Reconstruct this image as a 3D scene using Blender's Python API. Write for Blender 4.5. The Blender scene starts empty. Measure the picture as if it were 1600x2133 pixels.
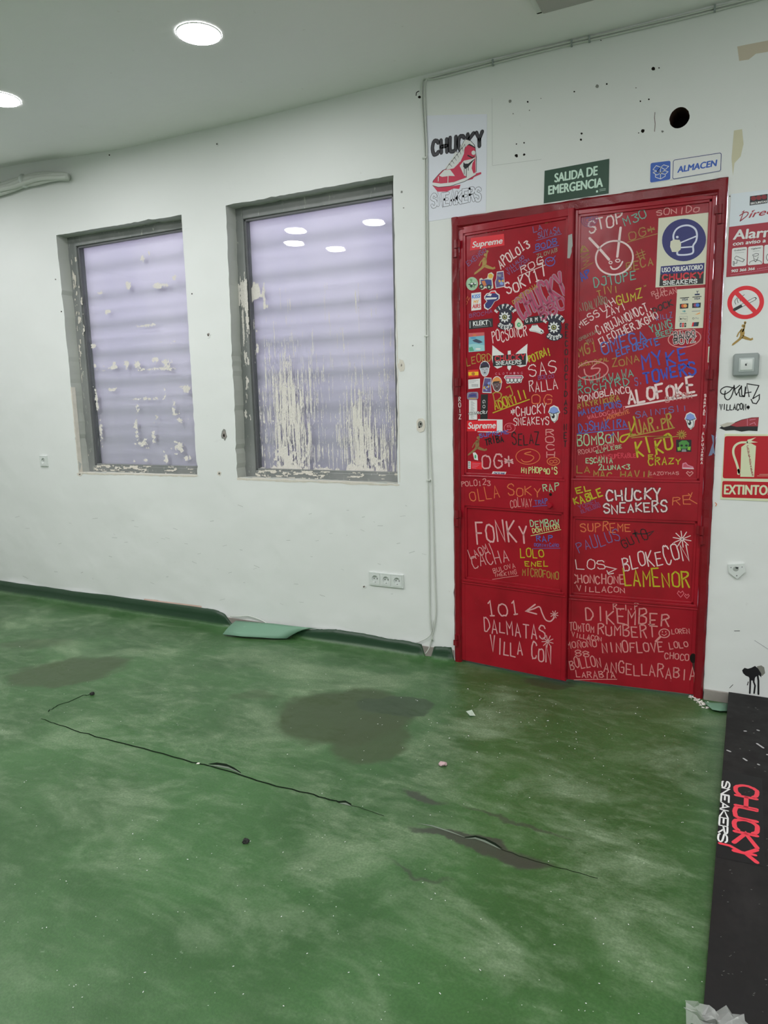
import bpy, bmesh, math, random
import numpy as np
from mathutils import Vector, Matrix
from mathutils.geometry import tessellate_polygon

SC = bpy.context.scene
COL = SC.collection

# ------------------------------------------------------------------ camera
# camera axes in world space (right, down, forward); wall plane is y = 0, floor z = 0
RC = Vector((0.89335912, 0.44875257, -0.02303508))
DC = Vector((0.04900505, -0.14825906, -0.98773365))
FC = Vector((-0.44666317, 0.88127203, -0.15443972))
CAMP = Vector((0.0, -3.564, 1.45))
FPX = 1475.0
cd = bpy.data.cameras.new('camera'); cam = bpy.data.objects.new('camera', cd); COL.objects.link(cam)
cd.sensor_fit = 'VERTICAL'; cd.sensor_height = 36.0; cd.lens = FPX / 2133.0 * 36.0
cd.clip_start = 0.02
M = Matrix((RC, -DC, -FC)).transposed().to_4x4(); M.translation = CAMP
cam.matrix_world = M
SC.camera = cam

# ------------------------------------------------------------------ world, lights, exposure
w = bpy.data.worlds.new('world'); SC.world = w; w.use_nodes = True
w.node_tree.nodes['Background'].inputs[0].default_value = (0.93, 0.88, 1.0, 1)
w.node_tree.nodes['Background'].inputs[1].default_value = 5.0
SC.view_settings.view_transform = 'Standard'
SC.view_settings.look = 'None'
SC.view_settings.gamma = 1.0
SC.view_settings.use_curve_mapping = False
SC.view_settings.exposure = 0.0
LIGHT_POWER = 165.0      # strength of each downlight diffuser
FRONT_POWER = 88.0       # the row nearest the windows is dimmer
LIGHTS = [(-2.222, -.873), (-3.573, -.867), (-4.92, -.87), (-6.2, -.87), (-3.86, -2.08), (-4.17, -2.52), (-3.95, -2.98), (-3.09, -2.20),  # two in view, two added to light the left, four mirrored in the glass
          (-.9, -2.2), (.5, -2.2), (1.6, -2.2), (-2.2, -3.6), (-.9, -3.9), (.5, -3.9), (1.6, -3.9), (.5, -5.6), (-.9, -5.6)]  # unseen lamps added to brighten the right wall, the ceiling and the room
CEIL = 3.067

# ------------------------------------------------------------------ helpers
rnd = random.Random(7)
def lin(c):
    c = c / 255.0
    return c / 12.92 if c <= .04045 else ((c + .055) / 1.055) ** 2.4
def col(r, g, b, k=1.25):
    return (min(lin(r) * k, .9), min(lin(g) * k, .9), min(lin(b) * k, .9), 1)
MATS = {}
def mat(name, rgba=None, rough=.5, spec=.5, metal=0.0):
    if name in MATS: return MATS[name]
    m = bpy.data.materials.new(name); m.use_nodes = True
    b = m.node_tree.nodes['Principled BSDF']
    b.inputs['Base Color'].default_value = rgba
    b.inputs['Roughness'].default_value = rough
    b.inputs['Specular IOR Level'].default_value = spec
    b.inputs['Metallic'].default_value = metal
    MATS[name] = m
    return m
class NT:
    """small node-graph writer"""
    def __init__(s, m):
        s.t = m.node_tree; s.b = s.t.nodes['Principled BSDF']
    def n(s, kind, **kw):
        nd = s.t.nodes.new('ShaderNode' + kind)
        for k, v in kw.items(): setattr(nd, k, v)
        return nd
    def l(s, a, b): s.t.links.new(a, b)
    def pos(s, sx=1, sy=1, sz=1, rz=0, loc=(0, 0, 0)):
        g = s.n('NewGeometry'); mp = s.n('Mapping'); s.l(g.outputs['Position'], mp.inputs[0])
        mp.inputs['Scale'].default_value = (sx, sy, sz); mp.inputs['Rotation'].default_value = (0, 0, rz)
        mp.inputs['Location'].default_value = loc
        return mp.outputs[0]
    def noise(s, vec, scale, detail=4, rough=.55, dist=0):
        nd = s.n('TexNoise'); s.l(vec, nd.inputs['Vector'])
        nd.inputs['Scale'].default_value = scale; nd.inputs['Detail'].default_value = detail
        nd.inputs['Roughness'].default_value = rough; nd.inputs['Distortion'].default_value = dist
        return nd.outputs['Fac']
    def ramp(s, fac, a, b, lo=0, hi=1):
        nd = s.n('MapRange'); nd.interpolation_type = 'SMOOTHSTEP'; s.l(fac, nd.inputs[0])
        for i, v in enumerate((a, b, lo, hi)): nd.inputs[i + 1].default_value = v
        return nd.outputs[0]
    def math(s, op, a, b=None):
        nd = s.n('Math', operation=op)
        for i, v in enumerate((a, b)):
            if v is None: continue
            if isinstance(v, (int, float)): nd.inputs[i].default_value = v
            else: s.l(v, nd.inputs[i])
        return nd.outputs[0]
    def mix(s, fac, a, b):
        nd = s.n('Mix', data_type='RGBA')
        for i, v in ((0, fac), (6, a), (7, b)):
            if isinstance(v, (int, float)): nd.inputs[i].default_value = v
            elif isinstance(v, tuple): nd.inputs[i].default_value = v
            else: s.l(v, nd.inputs[i])
        return nd.outputs[2]
    def bump(s, h, strength=.3, dist=.01, normal=None):
        nd = s.n('Bump'); s.l(h, nd.inputs['Height']); nd.inputs['Strength'].default_value = strength
        nd.inputs['Distance'].default_value = dist
        if normal is not None: s.l(normal, nd.inputs['Normal'])
        return nd.outputs[0]

def link(o, parent=None):
    COL.objects.link(o)
    if parent is not None: o.parent = parent
    return o
def tag(o, label=None, cat=None, group=None, kind=None):
    if label: o['label'] = label
    if cat: o['category'] = cat
    if group: o['group'] = group
    if kind: o['kind'] = kind
    return o
def empty(name, loc=(0, 0, 0)):
    o = bpy.data.objects.new(name, None); o.location = loc; o.empty_display_size = .05
    return link(o)
def meshobj(name, verts, faces, mats, midx=None, parent=None, smooth=False):
    me = bpy.data.meshes.new(name); me.from_pydata([tuple(v) for v in verts], [], faces)
    if not isinstance(mats, (list, tuple)): mats = [mats]
    for m in mats: me.materials.append(m)
    if midx is not None: me.polygons.foreach_set('material_index', midx)
    if smooth: me.polygons.foreach_set('use_smooth', [True] * len(me.polygons))
    me.update()
    o = bpy.data.objects.new(name, me)
    link(o)
    if parent is not None:
        o.parent = parent; o.matrix_parent_inverse = Matrix.Translation(parent_loc(parent)).inverted()
    return o
def parent_loc(p):
    v = Vector((0, 0, 0)); q = p
    while q is not None and q.type == 'EMPTY':
        v += q.location; q = q.parent
        if q is None: break
    return v
def bmobj(name, bm, mats, parent=None, smooth=False):
    me = bpy.data.meshes.new(name); bm.to_mesh(me); bm.free()
    if not isinstance(mats, (list, tuple)): mats = [mats]
    for m in mats: me.materials.append(m)
    if smooth: me.polygons.foreach_set('use_smooth', [True] * len(me.polygons))
    o = bpy.data.objects.new(name, me); link(o)
    if parent is not None:
        o.parent = parent; o.matrix_parent_inverse = Matrix.Translation(parent_loc(parent)).inverted()
    return o
def box(bm, x0, x1, y0, y1, z0, z1, bev=0.0, seg=2, fr=None, mi=0):
    vs = [bm.verts.new((x, y, z)) for x in (x0, x1) for y in (y0, y1) for z in (z0, z1)]
    fs = [bm.faces.new([vs[i] for i in f]) for f in
          ((0, 1, 3, 2), (4, 6, 7, 5), (0, 4, 5, 1), (2, 3, 7, 6), (0, 2, 6, 4), (1, 5, 7, 3))]
    for f in fs: f.material_index = mi
    if bev > 0:
        es = list({e for f in fs for e in f.edges})
        r = bmesh.ops.bevel(bm, geom=es, offset=bev, segments=seg, affect='EDGES', profile=.5)
        vs = list({v for f in r['faces'] for v in f.verts} | {v for v in vs if v.is_valid})
    if fr is not None:
        for v in vs: v.co = fr @ v.co
    return vs
def tube(bm, pts, r, n=8, flat=1.0):
    pts = [Vector(p) for p in pts]; rings = []
    for i, p in enumerate(pts):
        t = (pts[min(i + 1, len(pts) - 1)] - pts[max(i - 1, 0)]).normalized()
        a = t.cross(Vector((0, 1, 0)))
        if a.length < .1: a = t.cross(Vector((0, 0, 1)))
        a.normalize(); b = t.cross(a).normalized()
        rr = r[i] if isinstance(r, (list, tuple)) else r
        rings.append([bm.verts.new(p + a * math.cos(2 * math.pi * k / n) * rr + b * math.sin(2 * math.pi * k / n) * rr * flat) for k in range(n)])
    for i in range(len(rings) - 1):
        for k in range(n):
            bm.faces.new((rings[i][k], rings[i][(k + 1) % n], rings[i + 1][(k + 1) % n], rings[i + 1][k]))
    bm.faces.new(rings[0][::-1]); bm.faces.new(rings[-1])
def cyl(bm, c, axis, r, h, n=20, r2=None):
    a = Vector(axis).normalized(); c = Vector(c)
    tube(bm, [c, c + a * h], [r, r if r2 is None else r2], n)
def smooth_pts(pts, k=5, closed=False):
    n = len(pts)
    if n < 3: return pts
    out = []
    rng = n if closed else n - 1
    for i in range(rng):
        if closed: a, b, c, d = (pts[(i + j - 1) % n] for j in range(4))
        else: a, b, c, d = pts[max(i - 1, 0)], pts[i], pts[i + 1], pts[min(i + 2, n - 1)]
        for j in range(k):
            t = j / k
            out.append(tuple(.5 * (2 * b[q] + (c[q] - a[q]) * t + (2 * a[q] - 5 * b[q] + 4 * c[q] - d[q]) * t * t +
                             (3 * b[q] - a[q] - 3 * c[q] + d[q]) * t ** 3) for q in range(len(b))))
    if not closed: out.append(tuple(pts[-1]))
    return out

# measured photo coordinates -> a point on a real surface
def ray(px, py): return (RC * (px - 800.0) + DC * (py - 1066.5) + FC * FPX)
class Plane:
    def __init__(s, O, U, V):
        s.O = Vector(O); s.U = Vector(U).normalized(); s.V = Vector(V).normalized()
        s.N = s.U.cross(s.V).normalized()        # towards the room for U right, V up on the wall
    def at(s, px, py, off=0.0):
        d = ray(px, py); o = s.O + s.N * off
        t = (o - CAMP).dot(s.N) / d.dot(s.N)
        return CAMP + d * t
    def uv(s, p, off=0.0):
        q = s.at(p[0], p[1], off) - s.O
        return (q.dot(s.U), q.dot(s.V))
    def p(s, u, v, off=0.0): return s.O + s.U * u + s.V * v + s.N * off
WALL = Plane((0, 0, 0), (1, 0, 0), (0, 0, 1))
FLOOR = Plane((0, 0, 0), (1, 0, 0), (0, 1, 0))
def wp(px, py, off=0.0): return WALL.at(px, py, off)
def fp(px, py, z=0.0): return FLOOR.at(px, py, z)

GLYPH = {k: v for k, v in (x.split('=') for x in (
 'A=002640|1232;B=0006|~0636453403|~033342413000;C=~4536160402103041;D=0006|~062644422000;E=46060040|0333;F=460600|0333;'
 'G=~453616040210304143|4323;H=0006|4046|0343;I=2026;J=~4641301001|2646;K=0006|460340;L=060040;M=0006234640;N=00064046;'
 'O=~26050120414526;P=0006|~0636453403;Q=~26050120414526|2240;R=0006|~0636453403|2340;S=~4536160504334241301001;T=0646|2620;'
 'U=~060110304146;V=062046;W=0610233046;X=0046|0640;Y=062346|2320;Z=06460040;0=~26050120414526;1=152620|1030;'
 '2=~0516364533|330040;3=~0636452423|~2334413010 01;5=460604|~043442413001;7=064620;8=~26153323153526|~23120130412 3;'
 '9=~4435261504133344|4440;#=1016|3036|0242|0444;*=2125|0244|0442|0343;!=2622|2120;.=2021;\'=2624;<=450341;"=1614|3634;'
 '-=0343;@=~26050120414526|~331312213243;~=~05162536;Ñ=00064046|1737;(=~362630').split(';'))}
GLYPH['3'] = '~06364524|~24424130 1001'.replace(' ', '')
GLYPH['8'] = '~26050423424130 10010223444526'.replace(' ', '')
GLYPH['='] = '0444|0242'
def strokes(ch):
    out = []
    for s in GLYPH.get(ch, '').split('|'):
        if not s: continue
        sm = s[0] == '~' and len(s) > 1
        if sm: s = s[1:]
        pts = [(int(s[i]), int(s[i + 1])) for i in range(0, len(s) - 1, 2)]
        if not pts: continue
        out.append(smooth_pts(pts, 4) if sm and len(pts) > 2 else pts)
    return out

FONT_CACHE = {}
def font_mesh(text):
    if text in FONT_CACHE: return FONT_CACHE[text]
    cu = bpy.data.curves.new('tmp_text', 'FONT'); cu.body = text; cu.size = 1.0; cu.resolution_u = 4
    o = bpy.data.objects.new('tmp_text', cu); COL.objects.link(o)
    dg = bpy.context.evaluated_depsgraph_get(); dg.update()
    me = bpy.data.meshes.new_from_object(o.evaluated_get(dg))
    vs = [(v.co.x, v.co.y) for v in me.vertices]; fs = [tuple(p.vertices) for p in me.polygons]
    bpy.data.objects.remove(o); bpy.data.curves.remove(cu); bpy.data.meshes.remove(me)
    FONT_CACHE[text] = (vs, fs)
    return vs, fs
CAPH = None
def cap_height():
    global CAPH
    if CAPH is None: CAPH = max(v[1] for v in font_mesh('H')[0])
    return CAPH

class Decal:
    """flat print, ink or paper lying on a surface; coordinates are photo pixels projected on that surface"""
    def __init__(s, plane, off=0.0):
        s.pl = plane; s.off = off; s.v = []; s.f = []; s.mi = []; s.mats = []
    def _m(s, m):
        if m not in s.mats: s.mats.append(m)
        return s.mats.index(m)
    def uv(s, p): return s.pl.uv(p, s.off)
    def _add(s, uvs, faces, m, lay):
        b = len(s.v); s.v += [s.pl.p(u, v, s.off + lay) for u, v in uvs]
        k = s._m(m)
        for f in faces: s.f.append(tuple(b + i for i in f)); s.mi.append(k)
    def poly_uv(s, uvs, m, lay=.0006):
        tr = tessellate_polygon([[Vector((u, v, 0)) for u, v in uvs]])
        s._add(uvs, [tuple(t) for t in tr], m, lay)
    def poly(s, pts, m, lay=.0006): s.poly_uv([s.uv(p) for p in pts], m, lay)
    def slab(s, pts, m, th=.0005, base=0.0):
        uvs = [s.uv(p) for p in pts]; n = len(uvs); s.poly_uv(uvs, m, base + th)
        s._add(uvs, [], m, 0)
        b = len(s.v) - n; k = s._m(m)
        for i, (u, v) in enumerate(uvs): s.v[b + i] = s.pl.p(u, v, s.off + base)
        s.v += [s.pl.p(u, v, s.off + base + th) for u, v in uvs]
        for i in range(n): s.f.append((b + i, b + (i + 1) % n, b + n + (i + 1) % n, b + n + i)); s.mi.append(k)
    def ell(s, cx, cy, rx, ry, m, lay=.0008, rot=0.0, n=28):
        s.poly([(cx + rx * math.cos(t) * math.cos(rot) - ry * math.sin(t) * math.sin(rot), cy + rx * math.cos(t) * math.sin(rot) + ry * math.sin(t) * math.cos(rot))
                for t in (2 * math.pi * i / n for i in range(n))], m, lay)
    def ring(s, cx, cy, rx, ry, w, m, lay=.0008, a0=0, a1=360, n=28, rot=0.0):
        s.stroke([(cx + rx * math.cos(t) * math.cos(rot) - ry * math.sin(t) * math.sin(rot), cy + rx * math.cos(t) * math.sin(rot) + ry * math.sin(t) * math.cos(rot))
                  for t in (math.radians(a0 + (a1 - a0) * i / n) for i in range(n + 1))], w, m, lay)
    def rrect(s, pts, m, lay=.0006, r=.15):
        out = []; n = len(pts)
        for i in range(n):
            a, b, c = Vector(pts[i - 1]), Vector(pts[i]), Vector(pts[(i + 1) % n])
            la, lc = (a - b), (c - b); rr = r * min(la.length, lc.length)
            pa, pc = b + la.normalized() * rr, b + lc.normalized() * rr
            for k in range(5):
                t = k / 4; out.append(tuple(pa * (1 - t) ** 2 + b * 2 * t * (1 - t) + pc * t * t))
        s.poly(out, m, lay)
    def ppm(s, p):
        a = s.uv(p); b = s.uv((p[0], p[1] - 10)); return math.hypot(b[0] - a[0], b[1] - a[1]) / 10
    def stroke(s, pts, w, m, lay=.0006, sm=False):
        if sm: pts = smooth_pts(pts, 5)
        uvs = [s.uv(p) for p in pts]; s.stroke_uv(uvs, w * s.ppm(pts[0]), m, lay)
    def stroke_uv(s, uvs, w, m, lay=.0006):
        q = [Vector(u) for u in uvs]; r = [q[0]]
        for a in q[1:]:
            if (a - r[-1]).length > 1e-5: r.append(a)
        q = r
        if len(q) < 2: return
        h = w / 2; L = []; R = []
        for i, p in enumerate(q):
            t0 = (p - q[i - 1]).normalized() if i else (q[1] - p).normalized()
            t1 = (q[i + 1] - p).normalized() if i < len(q) - 1 else t0
            nn = Vector((-(t0 + t1).y, (t0 + t1).x))
            if nn.length < .25: nn = Vector((-t1.y, t1.x))
            nn.normalize(); k = max(.5, nn.dot(Vector((-t1.y, t1.x))))
            L.append(p + nn * h / k); R.append(p - nn * h / k)
        t = (q[1] - q[0]).normalized(); a0 = q[0] - t * h * .8
        t2 = (q[-1] - q[-2]).normalized(); a1 = q[-1] + t2 * h * .8
        n0 = Vector((-t.y, t.x)) * h * .5; n1 = Vector((-t2.y, t2.x)) * h * .5
        L = [a0 + n0] + L + [a1 + n1]; R = [a0 - n0] + R + [a1 - n1]
        n = len(L)
        s._add([tuple(x) for x in L] + [tuple(x) for x in R], [(i, n + i, n + i + 1, i + 1) for i in range(n - 1)], m, lay)
    def frame_for(s, p0, p1, h, rotate):
        a = Vector(s.uv(p0)); b = Vector(s.uv(p1)); U = b - a
        hh = h * s.ppm(((p0[0] + p1[0]) / 2, (p0[1] + p1[1]) / 2))
        V = Vector((-U.y, U.x)).normalized() * hh if rotate else Vector((0, hh))
        return a, U, V
    def write(s, text, p0, p1, h, w, m, lay=.0006, rotate=True, jit=.12, seed=None, slant=0.0, m2=None, w2=None):
        """marker hand-writing along a base line"""
        a, U, V = s.frame_for(p0, p1, h, rotate); wm = w * s.ppm(p0)
        rg = random.Random(seed if seed is not None else text)
        n = len(text); step = 1.0 / (n - .2) if n > 1 else 1.0
        for i, ch in enumerate(text):
            jx, jy, js, jr = rg.uniform(-jit, jit) * .3, rg.uniform(-jit, jit), 1 + rg.uniform(-jit, jit) * 1.6, rg.uniform(-jit, jit)
            for st in strokes(ch.upper()):
                out = []
                for (x, y) in st:
                    x = x / 4 + rg.uniform(-jit, jit) * .35; y = y / 6 + rg.uniform(-jit, jit) * .3
                    x, y = x + jr * y, (y * js + jy)
                    x += slant * y
                    q = a + U * ((i + .10 + .66 * (x + jx)) * step) + V * y
                    out.append(tuple(q))
                s.stroke_uv(out, wm, m, lay)
                if m2: s.stroke_uv(out, w2 * s.ppm(p0), m2, lay + .00015)
    def column(s, text, p0, p1, cw, ch, w, m, lay=.0006):
        n = len(text)
        for i, c in enumerate(text):
            t = i / max(n - 1, 1); x = p0[0] + (p1[0] - p0[0]) * t; y = p0[1] + (p1[1] - p0[1]) * t
            if c != ' ': s.write(c, (x - cw / 2, y + ch / 2), (x + cw / 2, y + ch / 2), ch, w, m, lay, rotate=False, jit=.07, seed=i)
    def type(s, text, p0, p1, h, m, lay=.0008, rotate=False, slant=0.0, bold=0.0):
        """printed lettering: baseline from p0 to p1, cap height h"""
        vs, fs = font_mesh(text); a, U, V = s.frame_for(p0, p1, h, rotate)
        x0 = min(v[0] for v in vs); x1 = max(v[0] for v in vs); c = cap_height()
        offs = [(0, 0)] if not bold else [(-bold, 0), (bold, 0), (0, bold * .6), (0, -bold * .6)]
        for ox, oy in offs:
            d = Vector((ox, oy)) * s.ppm(p0)
            s._add([tuple(a + U * ((v[0] - x0) / (x1 - x0)) + V * (v[1] / c) + U.normalized() * (slant * v[1] / c * V.length) + d) for v in vs], fs, m, lay)
            lay += .00002
    def build(s, name, parent=None, label=None):
        o = meshobj(name, s.v, s.f, s.mats, s.mi, parent)
        if label: o['label'] = label
        return o

# ------------------------------------------------------------------ materials
def wall_paint(name, base, stain=True):
    m = mat(name, base, .55, .3)
    t = NT(m); pos = t.pos()
    big = t.ramp(t.noise(pos, .9, 5, .6), .35, .7)
    c = t.mix(t.math('MULTIPLY', big, .35), base, tuple(x * .93 for x in base[:3]) + (1,))
    sp = t.ramp(t.noise(pos, 26, 3, .6), .70, .78)
    c = t.mix(t.math('MULTIPLY', sp, .22), c, (.40, .38, .32, 1))
    sc = t.ramp(t.noise(t.pos(3, 3, 14, 0), 2.3, 6, .7, .6), .66, .74)
    c = t.mix(t.math('MULTIPLY', sc, .18), c, (.50, .50, .48, 1))
    t.l(c, t.b.inputs['Base Color'])
    h1 = t.noise(pos, 2.2, 3, .5); h2 = t.noise(pos, 60, 4, .6)
    n1 = t.bump(h1, .55, .04)
    t.l(t.bump(h2, .12, .002, n1), t.b.inputs['Normal'])
    return m
M_WALL = wall_paint('wall_paint', (.79, .815, .79, 1))
M_CEIL = wall_paint('ceiling_paint', (.90, .905, .89, 1))
M_SIDE = wall_paint('side_wall_paint', (.90, .90, .90, 1))

def floor_material():
    m = mat('green_vinyl', (.06, .17, .06, 1), .42, .35)
    t = NT(m); pos = t.pos()
    base = t.mix(t.ramp(t.noise(pos, 1.6, 5, .6), .35, .68), (.036, .102, .027, 1), (.056, .148, .044, 1))
    # dust swept over the vinyl
    d1 = t.ramp(t.noise(t.pos(1.0, 1.6, 1, .3), 1.9, 8, .68, .5), .44, .74)
    d2 = t.ramp(t.noise(t.pos(2.2, 7, 1, .35), 2.4, 8, .7, .3), .48, .80)
    d3 = t.ramp(t.noise(t.pos(1.3, 1.9, 1, .2), 8.5, 8, .72, .2), .50, .74)
    geo = t.n('NewGeometry'); sep = t.n('SeparateXYZ'); t.l(geo.outputs['Position'], sep.inputs[0])
    band = t.math('MULTIPLY', t.ramp(sep.outputs[1], -3.2, -1.1), t.ramp(sep.outputs[1], .1, -.35))
    band = t.math('ADD', t.math('MULTIPLY', band, .75), .25)
    dust = t.math('MULTIPLY', t.math('ADD', t.math('ADD', t.math('MULTIPLY', d1, .70), t.math('MULTIPLY', d2, .38)), t.math('MULTIPLY', d3, .30)), band)
    c = t.mix(dust, base, (.28, .37, .23, 1))
    # fine pale specks and flakes
    f1 = t.ramp(t.noise(t.pos(1, 1, 1), 38, 3, .6), .68, .76)
    c = t.mix(t.math('MULTIPLY', f1, .40), c, (.32, .42, .29, 1))
    f2 = t.ramp(t.noise(t.pos(14, 40, 1, .6), 1.6, 4, .7), .70, .80)
    c = t.mix(t.math('MULTIPLY', f2, .35), c, (.34, .42, .31, 1))
    # dark fine grain
    g = t.ramp(t.noise(pos, 120, 2, .6), .30, .70)
    c = t.mix(t.math('MULTIPLY', g, .30), c, (.018, .055, .018, 1))
    nz = t.n('TexNoise'); t.l(pos, nz.inputs['Vector']); nz.inputs['Scale'].default_value = 5; nz.inputs['Detail'].default_value = 6
    ctr = t.n('VectorMath', operation='SUBTRACT'); t.l(nz.outputs['Color'], ctr.inputs[0]); ctr.inputs[1].default_value = (.5, .5, .5)
    scl = t.n('VectorMath', operation='SCALE'); t.l(ctr.outputs[0], scl.inputs[0]); scl.inputs['Scale'].default_value = .22
    add = t.n('VectorMath', operation='ADD'); t.l(pos, add.inputs[0]); t.l(scl.outputs[0], add.inputs[1])
    # worn, wet and oily marks: (x, y, rx, ry, angle, colour, strength, softness)
    def seg(a, b, wd):
        A = fp(*a); B = fp(*b); c_ = (A + B) / 2
        return (c_.x, c_.y, (B - A).length / 2, wd, math.atan2(B.y - A.y, B.x - A.x))
    brown = (.040, .066, .022, 1); dark = (.028, .055, .024, 1); grey = (.045, .055, .038, 1)
    marks = [(-3.30, -1.00, .36, .22, .75, brown, .70, .25), (-1.62, -.86, .36, .33, .6, brown, .78, .20), (-1.38, -1.02, .20, .24, .2, brown, .70, .25),
             (-1.44, -.68, .19, .115, .35, dark, .72, .15), (-2.13, -.86, .17, .08, .2, brown, .40, .5), (-.82, -.09, .17, .09, 0, dark, .7, .35),
             seg((825, 1652), (960, 1690), .030) + (grey, .75, .5), seg((940, 1676), (1230, 1772), .016) + (grey, .6, .7),
             seg((850, 1712), (1150, 1806), .040) + (grey, .85, .3), seg((1040, 1768), (1130, 1800), .050) + (grey, .7, .5),
             seg((780, 1795), (960, 1860), .012) + (grey, .55, .8), (-3.9, -.75, .3, .12, .5, brown, .4, .6)]
    for (x, y, rx, ry, an, cc, st, sf) in marks:
        mp = t.n('Mapping'); mp.vector_type = 'TEXTURE'; t.l(add.outputs[0], mp.inputs[0])
        mp.inputs['Location'].default_value = (x, y, 0); mp.inputs['Rotation'].default_value = (0, 0, an); mp.inputs['Scale'].default_value = (rx, ry, 1)
        ln = t.n('VectorMath', operation='LENGTH'); t.l(mp.outputs[0], ln.inputs[0])
        c = t.mix(t.ramp(ln.outputs['Value'], 1.0, 1.0 - sf, 0, min(st * 1.18, .95)), c, cc)
    c = t.mix(t.ramp(sep.outputs[2], .006, .03), c, (.016, .050, .022, 1))    # turned-up edge: dust-free, with the curl's shade painted in as darker green
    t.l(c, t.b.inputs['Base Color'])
    t.l(t.ramp(dust, 0, 1, .36, .75), t.b.inputs['Roughness'])
    b1 = t.bump(t.noise(pos, 3.0, 3, .5), .35, .03)
    t.l(t.bump(t.noise(pos, 140, 3, .6), .25, .002, b1), t.b.inputs['Normal'])
    return m
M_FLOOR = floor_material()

def red_paint(name, base, lump, rough=.22):
    m = mat(name, base, rough, .38)
    t = NT(m); pos = t.pos()
    c = t.mix(t.ramp(t.noise(pos, 5, 5, .6), .4, .7), base, tuple(x * .80 for x in base[:3]) + (1,))
    s = t.ramp(t.noise(pos, 22, 3, .7), .70, .76)
    c = t.mix(t.math('MULTIPLY', s, .35), c, (.50, .08, .10, 1))
    t.l(c, t.b.inputs['Base Color'])
    b = t.bump(t.noise(pos, 7, 2), .25, .01)
    t.l(t.bump(t.noise(pos, 190, 3, .6), lump, .0015, b), t.b.inputs['Normal'])
    return m
M_RED = red_paint('red_gloss_paint', (.36, .008, .020, 1), .10, .22)
M_FRED = red_paint('thick_red_gloss_paint', (.22, .006, .013, 1), .55, .15)

def grey_paint():
    m = mat('grey_frame_paint', (.22, .235, .225, 1), .45)
    t = NT(m); pos = t.pos()
    c = t.mix(t.ramp(t.noise(pos, 3, 4), .4, .7), (.20, .215, .205, 1), (.27, .28, .27, 1))
    s = t.ramp(t.noise(t.pos(3, 3, 1), 14, 6, .7, .5), .60, .66)
    c = t.mix(t.math('MULTIPLY', s, .65), c, (.55, .56, .50, 1))
    t.l(c, t.b.inputs['Base Color']); t.l(t.bump(s, .3, .002), t.b.inputs['Normal'])
    return m
M_GREY = grey_paint()
M_BEAD = mat('dark_grey_bead', (.12, .125, .13, 1), .4)
def plaster():
    m = mat('raw_plaster', (.70, .66, .56, 1), .9, .1)
    t = NT(m); pos = t.pos()
    t.l(t.mix(t.noise(pos, 30, 4), (.60, .56, .47, 1), (.80, .77, .70, 1)), t.b.inputs['Base Color'])
    t.l(t.bump(t.noise(pos, 120, 3), .5, .003), t.b.inputs['Normal'])
    return m
M_PLAST = plaster()
M_DRY = mat('dried_plaster', (.78, .75, .69, 1), .9, .1)
M_DRYW = mat('dried_white_plaster', (.80, .80, .80, 1), .9, .1)
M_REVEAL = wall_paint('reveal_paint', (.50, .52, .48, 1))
M_WHITE = mat('white_print', (.80, .82, .80, 1), .5, .3)
M_PAPER = mat('white_paper', (.80, .82, .90, 1), .6, .2)
M_BLACK = mat('black_ink', (.012, .012, .014, 1), .4)
M_PLW = mat('white_plastic', (.70, .74, .71, 1), .35)
M_PLG = mat('grey_plastic', (.30, .34, .33, 1), .45)
M_DARK = mat('dark_cavity', (.015, .012, .010, 1), .9, .1)
M_BRICK = mat('brick_cavity', (.08, .045, .035, 1), .9, .1)
M_STONE = mat('grey_skirting_tile', (.30, .27, .24, 1), .5)
t = NT(M_STONE); t.l(t.mix(t.noise(t.pos(), 25, 4), (.24, .21, .19, 1), (.36, .33, .30, 1)), t.b.inputs['Base Color'])
M_SAGE = mat('vinyl_underside', (.22, .42, .30, 1), .6)
t = NT(M_SAGE); t.l(t.mix(t.ramp(t.noise(t.pos(2, 2, 9), 4, 4), .55, .7), (.16, .31, .21, 1), (.26, .42, .30, 1)), t.b.inputs['Base Color'])
M_CABLE = mat('painted_cable', (.62, .65, .60, 1), .5)
M_SEAM = mat('seam_shadow_gap', (.010, .018, .010, 1), .9, .05)
M_STEEL = mat('steel', (.45, .46, .46, 1), .3, .5, 1.0)

# ------------------------------------------------------------------ walls
def jitter_loop(pts, amp, step, seed, keep=()):
    """edge of a roughly plastered opening"""
    rg = random.Random(seed); out = []; n = len(pts)
    for i in range(n):
        a = Vector(pts[i]); b = Vector(pts[(i + 1) % n]); L = (b - a).length; k = max(1, int(L / step)) if i not in keep else 1
        nr = Vector((-(b - a).y, (b - a).x)).normalized()
        out.append(tuple(a))
        dr = 0
        for j in range(1, k):
            dr = dr * .7 + rg.uniform(-amp, amp)
            ch = -rg.uniform(0, amp * 3) if rg.random() < .06 else 0
            out.append(tuple(a + (b - a) * (j / k) + nr * (dr + ch)))
    return out
W1 = [(-4.285, 2.630), (-4.269, .992), (-3.167, .999), (-3.160, 2.617)]
W2 = [(-2.816, 2.623), (-2.839, .993), (-1.715, .988), (-1.704, 2.622)]
DOOR = [(-1.382, -.06), (-.107, -.06), (-.107, 2.370), (-1.382, 2.362)]
HOLE = [(-.314 + .041 * math.cos(t) * random.Random(int(t * 50)).uniform(.93, 1.05), 2.645 + .043 * math.sin(t)) for t in [2 * math.pi * i / 26 for i in range(26)]]
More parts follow.
